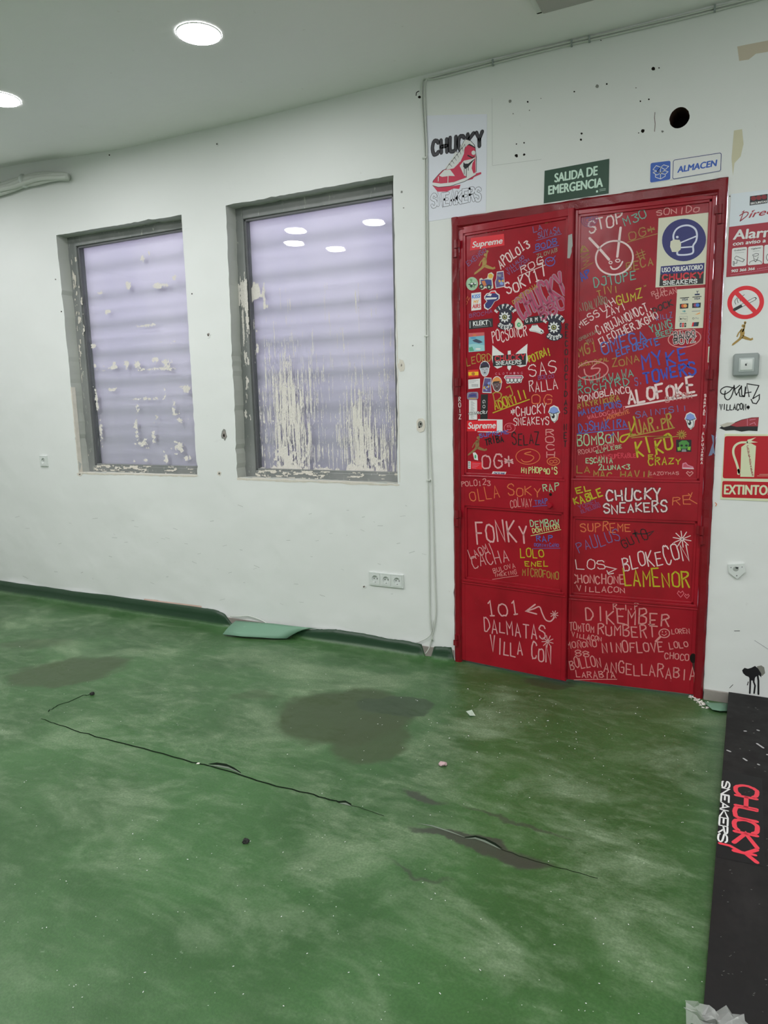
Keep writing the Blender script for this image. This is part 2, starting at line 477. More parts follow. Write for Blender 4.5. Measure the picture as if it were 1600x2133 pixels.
def big_wall():
    outer = [(-7, -.08), (-1.55, -.08), (3, -.08), (3, 3.25), (-7, 3.25)]
    loops = [jitter_loop(W1, .0022, .03, 3), jitter_loop(W2, .0022, .03, 5), jitter_loop(DOOR, .0018, .03, 9, (0,)), HOLE]
    depth = [.16, .16, .10, .14]
    allp = [outer] + loops
    tr = tessellate_polygon([[Vector((x, z, 0)) for x, z in L] for L in allp])
    verts = [(x, 0, z) for L in allp for x, z in L]
    faces = []; mi = []
    for f in tr:
        a, b, c = (Vector(verts[i]) for i in f)
        nn = (b - a).cross(c - a)
        faces.append(tuple(f) if nn.y < 0 else (f[0], f[2], f[1])); mi.append(0)
    base = len(outer)
    for li, (L, dp) in enumerate(zip(loops, depth)):
        n = len(L); b2 = len(verts); verts += [(x, dp, z) for x, z in L]
        for i in range(n):
            j = (i + 1) % n
            faces.append((base + i, base + j, b2 + j, b2 + i)); mi.append(1 if li < 2 else (2 if li == 3 else 0))
        base += n
    return meshobj('wall_back', verts, faces, [M_WALL, M_REVEAL, M_BRICK], mi)
wall_back = tag(big_wall(), kind='structure')
wall_back['label'] = 'white plastered wall with chipped window openings'
bm = bmesh.new(); cyl(bm, (-.314, .14, 2.645), (0, 1, 0), .05, .01, 20)
bmobj('hole_end', bm, M_DARK, wall_back)

def plain(name, co, m):
    o = meshobj(name, co, [tuple(range(len(co)))], m); tag(o, kind='structure'); return o
def slabbox(name, x0, x1, y0, y1, z0, z1, m):
    bm = bmesh.new(); box(bm, x0, x1, y0, y1, z0, z1); return tag(bmobj(name, bm, m), kind='structure')
slabbox('wall_left', -7.1, -7.0, -8, 0, -.05, 3.25, M_SIDE)
slabbox('wall_right', 2.2, 2.3, -8, 0, -.05, 3.25, M_SIDE)
slabbox('wall_front', -7.1, 3.1, -6.9, -6.8, -.05, 3.25, M_SIDE)

def ceiling():
    nx, ny = 80, 24; vs = []; fs = []
    for j in range(ny + 1):
        y = -8.05 + 8.05 * (j / ny) ** .6 if j < ny else 0.0
        for i in range(nx + 1):
            x = -7.05 + 10.1 * i / nx
            s = min(max((-3.4 - x) / 1.5, 0), 1); s = s * s * (3 - 2 * s)
            k = min(max((y + .7) / .7, 0), 1)
            z = CEIL + .085 * s * k * k + .004 * math.sin(x * 3.1) * k
            vs.append((x, y, z))
    for j in range(ny):
        for i in range(nx):
            a = j * (nx + 1) + i; fs.append((a, a + nx + 1, a + nx + 2, a + 1))
    return tag(meshobj('ceiling', vs, fs, M_CEIL, smooth=True), kind='structure')
ceiling()

# ------------------------------------------------------------------ floor: vinyl turned up against the wall
def prof(x):
    P = [(-7, .097), (-4.46, .094), (-4.06, .099), (-3.59, .103), (-3.07, .104), (-3.0, .085), (-2.95, .030), (-2.88, .004), (-2.58, .004), (-2.42, .045), (-2.30, .07), (-2.15, .087),
         (-1.95, .083), (-1.79, .074), (-1.70, .079), (-1.61, .074), (-1.575, .070), (-1.57, .006), (-1.515, .006), (-1.51, .068), (-1.40, .079), (-1.387, .07), (-1.38, .0), (3, .0)]
    for (a, za), (b, zb) in zip(P, P[1:]):
        if a <= x <= b: return za + (zb - za) * (x - a) / (b - a)
    return 0
def floor():
    xs = sorted(set([round(-7.05 + i * .1, 3) for i in range(102)] + [round(-3.2 + i * .02, 3) for i in range(95)]))
    ys = [-8.05, -6.5, -5, -4, -3, -2.5, -2, -1.6, -1.3, -1, -.8, -.6, -.45, -.33, -.24, -.17, -.12, -.09]
    rg = random.Random(4); vs = []; fs = []; n = len(xs)
    for y in ys:
        for x in xs:
            k = max(0, 1 + y / .9) if y > -.9 else 0
            z = .006 * math.sin(x * 7.3 + y * 3) * k * (.5 + .5 * math.sin(x * 2.1)) if y > -.9 and x < -1.45 else 0
            vs.append((x, y, max(z, 0) if y > -.1 else z * .6 + .0))
    for (y, fz) in ((-.048, .03), (-.034, .12), (-.024, .32), (-.017, .62), (-.014, 1.0), (-.004, 1.0)):
        for x in xs:
            t_ = prof(x) + rg.uniform(-.0015, .0015) * (fz == 1)
            if t_ < .02 and x > -1.38: vs.append((x, y if x > 0 or x < -.1 else y, 0)); continue
            vs.append((x, y + .004 * math.sin(x * 9), t_ * fz))
    rows = len(ys) + 6
    for j in range(rows - 1):
        for i in range(n - 1):
            a = j * n + i; fs.append((a, a + 1, a + n + 1, a + n))
    # the vinyl carries on under the door
    b = len(vs); vs += [(-1.4, -.004, 0), (-.1, -.004, 0), (-.1, .3, 0), (-1.4, .3, 0)]; fs.append((b, b + 1, b + 2, b + 3))
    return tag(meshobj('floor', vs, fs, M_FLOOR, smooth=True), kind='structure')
FL = floor()
FL['label'] = 'dusty green vinyl flooring with brown stains'

bm = bmesh.new()
box(bm, -7, -1.385, -.009, 0, -.03, .062, .001); bmobj_ = tag(bmobj('baseboard_back', bm, M_STONE), kind='structure')
bm = bmesh.new(); box(bm, -.104, 3, -.012, 0, -.03, .050, .001); tag(bmobj('baseboard_right', bm, M_STONE), kind='structure')

# ribbon-like details lying on the floor
def floor_ribbon(name, pts, ws, m, z=.0012, parent=FL, lift=None):
    q = [fp(*p) for p in pts]; vs = []; fs = []
    for i, p in enumerate(q):
        t_ = (q[min(i + 1, len(q) - 1)] - q[max(i - 1, 0)]).normalized(); nr = Vector((-t_.y, t_.x, 0)); h = ws[i] if isinstance(ws, (list, tuple)) else ws
        vs += [p + nr * h / 2 + Vector((0, 0, z + (lift[i] if lift else 0))), p - nr * h / 2 + Vector((0, 0, z))]
    for i in range(len(q) - 1): fs.append((2 * i, 2 * i + 1, 2 * i + 3, 2 * i + 2))
    return meshobj(name, vs, fs, m, parent=parent)
def wobble(pts, amp, seed, k=5):
    rg = random.Random(seed); out = []
    for a, b in zip(pts, pts[1:]):
        for j in range(k): t_ = j / k; out.append((a[0] + (b[0] - a[0]) * t_ + rg.uniform(-amp, amp), a[1] + (b[1] - a[1]) * t_ + rg.uniform(-amp, amp)))
    return out + [pts[-1]]
seamp = wobble([(86, 1497), (120, 1510), (200, 1535), (300, 1560), (400, 1588), (440, 1596), (500, 1614), (560, 1634), (640, 1652), (700, 1670), (735, 1678), (800, 1700)], 1.2, 1)
floor_ribbon('seam_gap', seamp, [.003 + .004 * min(1, i / 12) if i < 50 else .002 for i in range(len(seamp))], M_SEAM)
floor_ribbon('seam_gap', wobble([(100, 1482), (120, 1470), (175, 1449), (190, 1447)], 1, 2), .005, M_SEAM)
floor_ribbon('seam_gap', wobble([(1040, 1768), (1110, 1793), (1180, 1812), (1245, 1830)], 1, 3), .0022, M_SEAM)
floor_ribbon('seam_gap', [(434, 1592), (450, 1591), (468, 1594), (485, 1601), (502, 1610)], [.002, .016, .020, .014, .002], M_SEAM, .0016)
floor_ribbon('seam_gap', [(703, 1670), (718, 1670), (732, 1676)], [.003, .012, .003], M_SEAM, .0016)
floor_ribbon('seam_gap', [(968, 1745), (990, 1743), (1010, 1749), (1030, 1758), (1046, 1768)], [.002, .010, .013, .010, .002], M_SEAM, .0016)
M_LIP = mat('pale_vinyl_edge', (.14, .18, .13, 1), .6)
floor_ribbon('lifted_edge', [(436, 1595), (455, 1597), (475, 1601), (492, 1608), (504, 1614)], [.001, .005, .004, .003, .001], M_LIP, .002, lift=[0, .004, .005, .003, 0])
floor_ribbon('lifted_edge', [(706, 1674), (720, 1676), (733, 1680)], [.001, .006, .001], M_LIP, .002, lift=[0, .004, 0])
floor_ribbon('lifted_edge', [(870, 1716), (900, 1722), (940, 1735), (968, 1745)], [.001, .003, .003, .002], M_LIP, .002, lift=[0, .003, .003, 0])
floor_ribbon('lifted_edge', [(970, 1748), (990, 1748), (1010, 1755), (1030, 1764), (1044, 1771)], [.001, .003, .004, .003, .001], M_LIP, .002, lift=[0, .004, .005, .003, 0])

# torn vinyl flaps
def flap(name, top, bot, ztop, zbot, m, label, cat, yt=-.02):
    n = len(top); vs = []; fs = []; K = 5
    tp = [WALL.at(p[0], p[1], -yt) for p in top]; bt = [fp(p[0], p[1], zbot) for p in bot]
    for k in range(K + 1):
        s = k / K
        for a, b in zip(tp, bt):
            p = a.lerp(b, s); p.z += .008 * math.sin(math.pi * s); vs.append(p)
    for k in range(K):
        for i in range(n - 1): a = k * n + i; fs.append((a, a + 1, a + n + 1, a + n))
    o = meshobj(name, vs, fs, m, smooth=True)
    md = o.modifiers.new('thickness', 'SOLIDIFY'); md.thickness = .002; md.offset = 0
    return tag(o, label, cat)
flap('vinyl_flap', [(492, 1293), (530, 1296), (569, 1299), (610, 1304), (640, 1307), (660, 1309)],
     [(464, 1321), (505, 1326), (545, 1328), (572, 1330), (597, 1330), (612, 1320)], 0, .012, M_SAGE,
     'pale green torn vinyl strip folded back onto the floor under the large window', 'flooring scrap')
flap('vinyl_flap', [(1467, 1463), (1485, 1463.5), (1500, 1464), (1519, 1465)], [(1470, 1466), (1484, 1478), (1500, 1481), (1519, 1481)], 0, .012, M_SAGE,
     'pale green vinyl flap curling below the grey skirting right of the red door', 'flooring scrap')

# ------------------------------------------------------------------ windows
def vnoise(x, y, seed):
    xi = np.floor(x).astype(np.int64); yi = np.floor(y).astype(np.int64); xf = x - xi; yf = y - yi
    xf = xf * xf * (3 - 2 * xf); yf = yf * yf * (3 - 2 * yf)
    def h(a, b):
        n = (a * 374761393 + b * 668265263 + seed * 1274126177) & 0xffffffff
        n = ((n ^ (n >> 13)) * 1274126177) & 0xffffffff
        return ((n ^ (n >> 16)) & 0xffff) / 65535.0
    return (h(xi, yi) * (1 - xf) + h(xi + 1, yi) * xf) * (1 - yf) + (h(xi, yi + 1) * (1 - xf) + h(xi + 1, yi + 1) * xf) * yf
def fbm(x, y, seed):
    return (vnoise(x, y, seed) + .5 * vnoise(x * 2.1, y * 2.1, seed + 1) + .25 * vnoise(x * 4.3, y * 4.3, seed + 2)) / 1.75
def smear_mesh(name, x0, x1, z0, z1, y, cell, fn, m, parent):
    nx = int((x1 - x0) / cell[0]); nz = int((z1 - z0) / cell[1])
    X, Z = np.meshgrid((np.arange(nx) + .5) / nx * (x1 - x0), (np.arange(nz) + .5) / nz * (z1 - z0))
    keep = fn(X, Z); vs = []; fs = []; idx = {}
    dx = (x1 - x0) / nx; dz = (z1 - z0) / nz
    def vid(i, j):
        k = (i, j)
        if k not in idx:
            idx[k] = len(vs); r = random.Random(i * 7919 + j)
            vs.append((x0 + (i + r.uniform(-.3, .3)) * dx, y - r.uniform(.0002, .0022), z0 + (j + r.uniform(-.3, .3)) * dz))
        return idx[k]
    for j, i in zip(*np.nonzero(keep)):
        i = int(i); j = int(j); fs.append((vid(i, j), vid(i + 1, j), vid(i + 1, j + 1), vid(i, j + 1)))
    o = meshobj(name, vs, fs, m, parent=parent); o['kind'] = 'stuff'; return o

def glass_mat():
    m = bpy.data.materials.new('window_glass'); m.use_nodes = True; nt = m.node_tree
    nt.nodes.remove(nt.nodes['Principled BSDF']); out = nt.nodes['Material Output']
    g = nt.nodes.new('ShaderNodeBsdfGlossy'); g.inputs['Roughness'].default_value = .0
    tr = nt.nodes.new('ShaderNodeBsdfTransparent'); tr.inputs[0].default_value = (.97, .98, .98, 1)
    fr = nt.nodes.new('ShaderNodeFresnel'); 
    ge = nt.nodes.new('ShaderNodeNewGeometry'); mr = nt.nodes.new('ShaderNodeMapRange'); nt.links.new(ge.outputs['Backfacing'], mr.inputs[0])
    mr.inputs[3].default_value = 1.5; mr.inputs[4].default_value = 1 / 1.5; nt.links.new(mr.outputs[0], fr.inputs[0])
    mx = nt.nodes.new('ShaderNodeMixShader')
    nt.links.new(fr.outputs[0], mx.inputs[0]); nt.links.new(tr.outputs[0], mx.inputs[1]); nt.links.new(g.outputs[0], mx.inputs[2]); nt.links.new(mx.outputs[0], out.inputs[0])
    return m
M_GLASS = glass_mat()
def frosted():
    m = bpy.data.materials.new('lavender_frosted_film'); m.use_nodes = True; nt = m.node_tree; t = NT(m)
    out = nt.nodes['Material Output']; d = nt.nodes.new('ShaderNodeBsdfDiffuse'); tl = nt.nodes.new('ShaderNodeBsdfTranslucent')
    pos = t.pos(1, 1, 1); c = t.mix(t.ramp(t.noise(t.pos(1, 1, .35), 2.5, 4), .35, .7), (.74, .72, .80, 1), (.80, .78, .84, 1))
    t.l(c, d.inputs[0]); t.l(c, tl.inputs[0])
    mx = nt.nodes.new('ShaderNodeMixShader'); mx.inputs[0].default_value = .45
    t.l(d.outputs[0], mx.inputs[1]); t.l(tl.outputs[0], mx.inputs[2]); t.l(mx.outputs[0], out.inputs[0])
    nt.nodes.remove(nt.nodes['Principled BSDF'])
    return m
M_FROST = frosted()
M_SLAT = mat('shutter_slat_metal', (.25, .25, .28, 1), .5)

def make_window(name, W, seed, pane_tilt):
    root = tag(empty(name, (sum(p[0] for p in W) / 4, .09, W[1][1])), kind='structure')
    xl = min(W[0][0], W[1][0]) - .01; xr = max(W[2][0], W[3][0]) + .01; zb = min(W[1][1], W[2][1]) - .01; zt = max(W[0][1], W[3][1]) + .01
    wl, wt, wb = .085, .075, .055
    for k, (a, b, c, d) in enumerate(((xl, xl + wl, zb, zt), (xr - .06, xr, zb, zt), (xl + wl, xr - .06, zt - wt, zt), (xl + wl, xr - .06, zb, zb + wb))):
        bm = bmesh.new(); box(bm, a, b, .090, .19, c, d, .004); bmobj('frame_bar', bm, M_GREY, root)
    il, ir, ib, it = xl + wl, xr - .06, zb + wb, zt - wt
    for (a, b, c, d) in ((il - .004, il + .014, ib, it), (ir - .014, ir + .004, ib, it), (il, ir, it - .014, it + .004), (il, ir, ib - .004, ib + .012)):
        bm = bmesh.new(); box(bm, a, b, .102, .125, c, d, .003); bmobj('glazing_bead', bm, M_BEAD if c > zb + .5 or d > zt - .2 else M_GREY, root)
    bm = bmesh.new(); box(bm, il - .002, ir + .002, .124, .128, ib - .002, it + .002); bmobj('glass_pane', bm, M_GLASS, root)
    # second pane of the double glazing, a touch out of parallel
    tz = pane_tilt
    vs = [(il, .140 + tz[0], ib), (ir, .140 + tz[1], ib), (ir, .140 + tz[2], it), (il, .140 + tz[3], it)]
    meshobj('glass_pane', vs, [(0, 1, 2, 3)], M_GLASS, parent=root)
    bm = bmesh.new(); box(bm, il - .002, ir + .002, .158, .160, ib, it); bmobj('frosted_film', bm, M_FROST, root)
    z = ib + .02; k = 0
    while z < it - .02:
        bm = bmesh.new(); hgt = .050 if k % 2 == 0 else .022
        box(bm, il - .05, ir + .05, .215, .222, z, z + hgt, .001); bmobj('shutter_slat', bm, M_SLAT, root)
        z += .095; k += 1
    return root, (il, ir, ib, it)
r1, g1 = make_window('window_1', W1, 1, (0, 0, 0, 0))
r2, g2 = make_window('window_2', W2, 2, (0, .0006, .0030, .0024))

def g(u, v, cu, cv, su, sv): return np.exp(-((u - cu) / su) ** 2 - ((v - cv) / sv) ** 2)
def f2(X, Z):
    U = X / (g2[1] - g2[0]); V = Z / (g2[3] - g2[2])
    st = .55 * vnoise(X * 330, Z * 9, 11) + .45 * fbm(X * 110, Z * 5, 13); fine = fbm(X * 200, Z * 70, 17)
    D = (.26 * g(U, V, .22, .10, .18, .20) + .20 * g(U, V, .24, .30, .13, .16) + .27 * g(U, V, .74, .16, .10, .28) + .20 * g(U, V, .80, .06, .22, .14)
         + .17 * g(U, V, .5, .2, .8, .38) + .15 * g(U, V, .18, .45, .16, .2) + .16 * g(U, V, .93, .35, .06, .3) + .10 * g(U, V, .42, .35, .08, .3))
    D = D - .02 - .25 * np.clip(V - .62, 0, 1)
    sm = (st * .78 + fine * .22) > (.835 - D * .92)
    blob = fbm(X * 40, Z * 30, 23) > (1.02 - .62 * g(U, V, .22, .05, .16, .06) - .50 * g(U, V, .80, .05, .2, .07) - .75 * g(U, V, .03, .72, .06, .035)
         - .50 * g(U, V, .09, .67, .03, .05) - .35 * g(U, V, .02, .5, .03, .2) - .42 * g(U, V, .10, .20, .08, .03) - .5 * g(U, V, .5, .0, 1, .015) - .30 * g(U, V, .78, .62, .02, .04))
    thin = (.6 * vnoise(X * 400, Z * 11, 71) + .4 * vnoise(X * 60, Z * 4, 72) > .86 - .10 * g(U, V, .5, .35, .6, .3)) & (V < .72)
    return sm | blob | thin
smear_mesh('plaster_smears', g2[0] + .012, g2[1], g2[2] + .008, g2[3], .1235, (.0022, .0048), f2, M_DRY, r2)
def f1(X, Z):
    U = X / (g1[1] - g1[0]); V = Z / (g1[3] - g1[2])
    n = .5 * fbm(X * 30, Z * 24, 31) + .5 * fbm(X * 90, Z * 75, 33); n2 = fbm(X * 16, Z * 60, 37)
    spots = [(.16, .78, .05, .02), (.42, .80, .04, .03), (.57, .90, .03, .03), (.63, .93, .02, .02), (.20, .70, .05, .02), (.22, .45, .05, .03), (.35, .46, .04, .04), (.46, .45, .05, .03), (.72, .45, .06, .03),
             (.62, .47, .04, .02), (.20, .345, .06, .02), (.68, .33, .03, .03), (.42, .25, .04, .03), (.75, .25, .03, .05), (.60, .20, .06, .03), (.80, .20, .04, .02), (.40, .17, .03, .07), (.55, .13, .03, .06), (.45, .10, .08, .04),
             (.78, .09, .08, .05), (.65, .04, .03, .06), (.35, .02, .04, .015), (.46, .02, .03, .015), (.05, .55, .05, .015), (.04, .46, .02, .02), (.03, .30, .02, .10), (.05, .15, .03, .1), (.85, .04, .05, .03),
             (.70, .78, .10, .02), (.85, .81, .06, .02), (.55, .62, .12, .01), (.50, .30, .22, .012), (.6, .43, .25, .01), (.88, .335, .06, .02)]
    D = 0
    for a, b, c, d in spots: D = np.maximum(D, g(U, V, a, b, c * 1.0, d * 1.0))
    return ((n * .6 + n2 * .4) > (.90 - .50 * D)) | ((n2 > .86) & (V < .55))
smear_mesh('plaster_smears', g1[0] + .012, g1[1], g1[2] + .008, g1[3], .1235, (.0032, .0045), f1, M_DRY, r1)
# plaster smeared over the grey frames
def ffr(dens, seed):
    def f(X, Z):
        n = fbm(X * 45, Z * 22, seed); d = vnoise(X * 0, Z * 2.7, seed + 5)
        return n > (.86 - dens * d)
    return f
smear_mesh('plaster_smears', W1[1][0] + .006, W1[1][0] + .08, 1.02, 2.5, .0895, (.005, .006), ffr(.30, 41), M_PLAST, r1)
def f2f(X, Z):
    n = fbm(X * 60, Z * 14, 51)
    return n > (.95 - .70 * np.exp(-((Z - 1.10) / .10) ** 2) - .42 * np.exp(-((Z - .92) / .22) ** 2) * (X > .03) - .25 * np.exp(-((Z - .6) / .2) ** 2) - .3 * np.exp(-((Z - .36) / .04) ** 2))
smear_mesh('plaster_smears', W2[1][0] + .004, W2[1][0] + .084, 1.02, 2.5, .0895, (.0045, .006), f2f, M_DRY, r2)
for rt, gg in ((r1, g1), (r2, g2)):
    smear_mesh('plaster_smears', gg[0], gg[1], gg[2] - .042, gg[2] + .006, .0895, (.006, .005), lambda X, Z: fbm(X * 22, Z * 90, 61) > .66 - .2 * g(X, Z, .15, .03, .3, .02), M_PLAST, rt)
# broken plaster lips round the openings
def lip(pts, wd, seed, y=-.0015):
    rg = random.Random(seed); P = []; n = 60
    a = Vector(pts[0]); b = Vector(pts[1]); nr = Vector((-(b - a).y, (b - a).x)).normalized(); vs = []; fs = []
    w_ = 0
    for i in range(n + 1):
        p = a.lerp(b, i / n); w_ = .6 * w_ + .4 * rg.uniform(.2, 1) * wd
        q = p + nr * w_
        vs += [(p.x - nr.x * .002, .03, p.y - nr.y * .002), (p.x, y, p.y), (q.x, y * .5, q.y)]
    for i in range(n):
        k = 3 * i; fs += [(k, k + 1, k + 4, k + 3), (k + 1, k + 2, k + 5, k + 4)]
    return meshobj('plaster_edge', vs, fs, M_PLAST, parent=wall_back)
lip([(W1[1][0] - .005, W1[1][1]), (W1[2][0] + .01, W1[2][1])][::-1], .018, 1)
lip([(W2[1][0] - .005, W2[1][1]), (W2[2][0] + .01, W2[2][1])][::-1], .018, 2)
lip([(W1[1][0], 1.6), (W1[1][0], .99)][::-1], .012, 3)
lip([(W2[3][0], 1.0), (W2[3][0], 2.1)][::-1], .006, 4)

# unseen wall and ground added outside to dim the film low down
slabbox('added_dimming_wall', -7, 0, 1.0, 1.1, -.5, 1.75, mat('dimming_render', (.16, .16, .18, 1), .8))
slabbox('added_dimming_ground', -7, 1, .35, 1.0, -.6, -.5, MATS['dimming_render'])

# ------------------------------------------------------------------ red double door
DOORR = tag(empty('door_1', (-.745, .02, 0)), kind='structure')
def rough_box(bm, x0, x1, y0, y1, z0, z1, seed, bev=.006):
    """hand-painted steel section with a soft uneven front edge"""
    rg = random.Random(seed); L = max(x1 - x0, z1 - z0); n = int(L / .04)
    vert = (z1 - z0) > (x1 - x0)
    rings = []
    for i in range(n + 1):
        s = i / n; j = lambda: rg.uniform(-.0012, .0012)
        if vert:
            z = z0 + (z1 - z0) * s
            pr = [(x0 + j(), y1), (x0 + j(), y0 + bev), (x0 + bev + j(), y0 + j()), (x1 - bev + j(), y0 + j()), (x1 + j(), y0 + bev), (x1, y1)]
            rings.append([bm.verts.new((a, b, z)) for a, b in pr])
        else:
            x = x0 + (x1 - x0) * s
            pr = [(z1 + j(), y1), (z1 + j(), y0 + bev), (z1 - bev + j(), y0 + j()), (z0 + bev + j(), y0 + j()), (z0 + j(), y0 + bev), (z0, y1)]
            rings.append([bm.verts.new((x, b, a)) for a, b in pr])
    for i in range(n):
        for k in range(5): bm.faces.new((rings[i][k], rings[i + 1][k], rings[i + 1][k + 1], rings[i][k + 1]))
    bm.faces.new(rings[0]); bm.faces.new(rings[-1][::-1])
    bmesh.ops.recalc_face_normals(bm, faces=bm.faces)
FX0, FX1, FZ = -1.380, -.108, 2.366
for k, a in enumerate(((FX0, FX0 + .040, -.012, .09, 0, FZ), (FX1 - .042, FX1, -.012, .09, 0, FZ), (FX0 + .02, FX1 - .02, -.012, .09, FZ - .052, FZ))):
    bm = bmesh.new(); rough_box(bm, *a, seed=k, bev=.009)
    fr_ = bmobj('door_frame', bm, M_FRED, DOORR)
    fr_['label'] = ('left upright of the red door frame', 'right upright of the red door frame', 'glossy red door frame head')[k]
bm = bmesh.new(); rough_box(bm, FX0 + .03, FX1 - .03, -.004, .03, FZ - .066, FZ - .050, 5, .004); bmobj('frame_bead', bm, M_FRED, DOORR)

HL = Vector((FX0 + .040, 0, 0)); ML = Vector((-.747, -.078, 0)); HR = Vector((FX1 - .042, 0, 0)); MR = Vector((-.752, -.048, 0))
LEAF_L = Plane(HL, ML - HL, (0, 0, 1)); LEAF_R = Plane(MR, HR - MR, (0, 0, 1))
LW = (ML - HL).length; RW = (HR - MR).length
def leaf(pl, width, ztop, name, label, u_in0, u_in1, zs, z_off):
    """zs: top of upper panel, bottom of upper panel, top of lower panel, bottom of lower panel"""
    fr = Matrix((pl.U, -pl.N, pl.V)).transposed().to_4x4(); fr.translation = pl.O   # local x=u, y=depth into the wall, z up
    z0 = .012
    bm = bmesh.new(); box(bm, .0, width, .010, .034, z0, ztop, fr=fr)
    L = tag(bmobj(name, bm, M_RED, DOORR), label)
    def part(nm, a, b, c, d, y0=0.0, y1=.0105, bev=.0015):
        bm = bmesh.new(); box(bm, a, b, y0, y1, c, d, bev, 2, fr); return bmobj(nm, bm, M_RED, L)
    part('stile', 0, u_in0, z0, ztop); part('stile', u_in1, width, z0, ztop)
    part('top_rail', u_in0, u_in1, zs[0], ztop); part('middle_rail', u_in0, u_in1, zs[2], zs[1]); part('base_panel', u_in0, u_in1, z0, zs[3] - .012)
    part('bottom_bead', u_in0 - .01, u_in1 + .01, zs[3] - .013, zs[3], -.004, .01)
    part('bottom_bead', u_in0 - .018, u_in1 + .018, zs[3] - .026, zs[3] - .019, -.003, .001)
    for (c, d) in ((zs[1], zs[0]), (zs[3], zs[2])):
        b_ = .012
        part('glazing_bead', u_in0, u_in0 + b_, c, d, .003, .0105); part('glazing_bead', u_in1 - b_, u_in1, c, d, .003, .0105)
        part('glazing_bead', u_in0, u_in1, d - b_, d, .003, .0105); part('glazing_bead', u_in0, u_in1, c, c + b_, .003, .0105)
    part('rail_bead', u_in0 - .012, u_in1 + .006, zs[1] - .010, zs[1] - .002, -.003, .001)
    return L
PO = -.0098           # panels lie this far behind the face of stiles and rails
ZL = [LEAF_L.uv(p)[1] for p in ((1075, 468), (1070, 994), (1065, 1060), (1065, 1219))]
ZR = [LEAF_R.uv(p)[1] for p in ((1345, 430), (1322, 999), (1318, 1081), (1312, 1249))]
uL0 = LEAF_L.uv((966, 800))[0]; uL1 = LEAF_L.uv((1178, 800))[0]
uR0 = LEAF_R.uv((1200, 700))[0]; uR1 = LEAF_R.uv((1468, 760))[0]
LL = leaf(LEAF_L, LW, LEAF_L.uv((1195, 432))[1], 'door_leaf', 'left door leaf with stickers and the knob', uL0, uL1, ZL, 0)
LR = leaf(LEAF_R, RW, LEAF_R.uv((1210, 437))[1], 'door_leaf', 'right door leaf with the mask notice', uR0, uR1, ZR, 0)
# meeting strip, edge returns
frl = Matrix((LEAF_L.U, -LEAF_L.N, LEAF_L.V)).transposed().to_4x4(); frl.translation = LEAF_L.O
bm = bmesh.new(); box(bm, LW - .004, LW, 0, .036, .012, ZL[0] + .03, fr=frl); bmobj('leaf_edge', bm, M_RED, LL)
bm = bmesh.new(); box(bm, -.752, -.72, -.028, .03, .02, 2.27); bmobj('dark_gap', bm, M_DARK, DOORR)
# hinges
def hinge(px, py0, py1, side):
    a = WALL.at(px, py0, .014); b = WALL.at(px, py1, .014); m_ = (a + b) / 2; m_.y = -.014
    bm = bmesh.new(); cyl(bm, (m_.x, -.016, b.z), (0, 0, 1), .0085, (a.z - b.z) * .48, 12); cyl(bm, (m_.x, -.016, m_.z + .002), (0, 0, 1), .0095, (a.z - b.z) * .48, 12)
    box(bm, *(sorted((m_.x, m_.x + side * .022))), -.016, -.010, m_.z + .004, a.z, .001)
    box(bm, *(sorted((m_.x, m_.x - side * .018))), -.016, -.010, b.z, m_.z, .001)
    bmobj('hinge', bm, M_FRED, DOORR)
for h_ in ((950, 500, 536, 1), (952, 788, 824, 1), (953, 1063, 1096, 1), (951, 1322, 1345, 1), (1500, 426, 466, -1), (1481, 770, 812, -1), (1461, 1096, 1134, -1)): hinge(*h_)
# knob and key hole
k0 = LEAF_L.at(1147, 1053, 0); bm = bmesh.new()
cyl(bm, k0, LEAF_L.N, .011, .012, 14); cyl(bm, k0 + LEAF_L.N * .012, LEAF_L.N, .014, .008, 14, .010); bmobj('door_knob', bm, M_RED, LL)
k0 = LEAF_L.at(1147, 1030, 0); bm = bmesh.new(); cyl(bm, k0, LEAF_L.N, .0075, .0008, 14); bmobj('key_hole', bm, M_DARK, LL)
# bare grey patch where the paint has come off on the left leaf's edge
d = Decal(LEAF_L, 0); d.slab([(1184, 490), (1192, 487), (1193, 512), (1191, 517), (1191, 525), (1187, 538), (1182, 538), (1183, 510)], mat('bare_grey_filler', col(150, 152, 148), .6), .0008)
d.build('bare_patch', LL, 'grey patch of missing red paint')
d = Decal(LEAF_R, 0); d.ell(1444, 1371, 7, 10, M_DARK, .0006); d.stroke([(1445, 1378), (1447, 1392), (1452, 1405), (1451, 1430)], 6, mat('smoke_stain', (.05, .01, .01, 1), .6), .0005); d.build('scorch_mark', LR)

INK = dict(W=(212, 190, 188), w=(200, 150, 150), K=(22, 12, 14), B=(66, 92, 165), b=(98, 92, 140), T=(92, 158, 140), M=(150, 190, 150), Y=(172, 162, 30), G=(158, 130, 52),
           O=(196, 104, 60), P=(200, 96, 106), V=(118, 66, 112), g=(130, 118, 96), R=(196, 56, 72), L=(190, 196, 130), D=(40, 70, 170), y=(150, 115, 50), Q=(196, 130, 126))
LABEL = dict(W='white', w='pinkish white', K='black', B='blue', b='faded violet blue', T='teal', M='pale mint', Y='yellow green', G='olive gold', O='orange', P='pink', V='purple',
             g='faded grey', R='red', L='lime cream', D='deep blue', y='brown gold', Q='pale pink')
def ink(k):
    return mat('marker_' + LABEL[k].replace(' ', '_'), col(*INK[k]), .45)
def leaf_for(px, py):
    lft = px < 1195 - (py - 430) * .024
    pl = LEAF_L if lft else LEAF_R; Z = ZL if lft else ZR; u0, u1 = (uL0, uL1) if lft else (uR0, uR1)
    u, v = pl.uv((px, py))
    off = PO if (u0 < u < u1 and (Z[1] < v < Z[0] or Z[3] < v < Z[2])) else 0.0
    return pl, off, (LL if lft else LR)
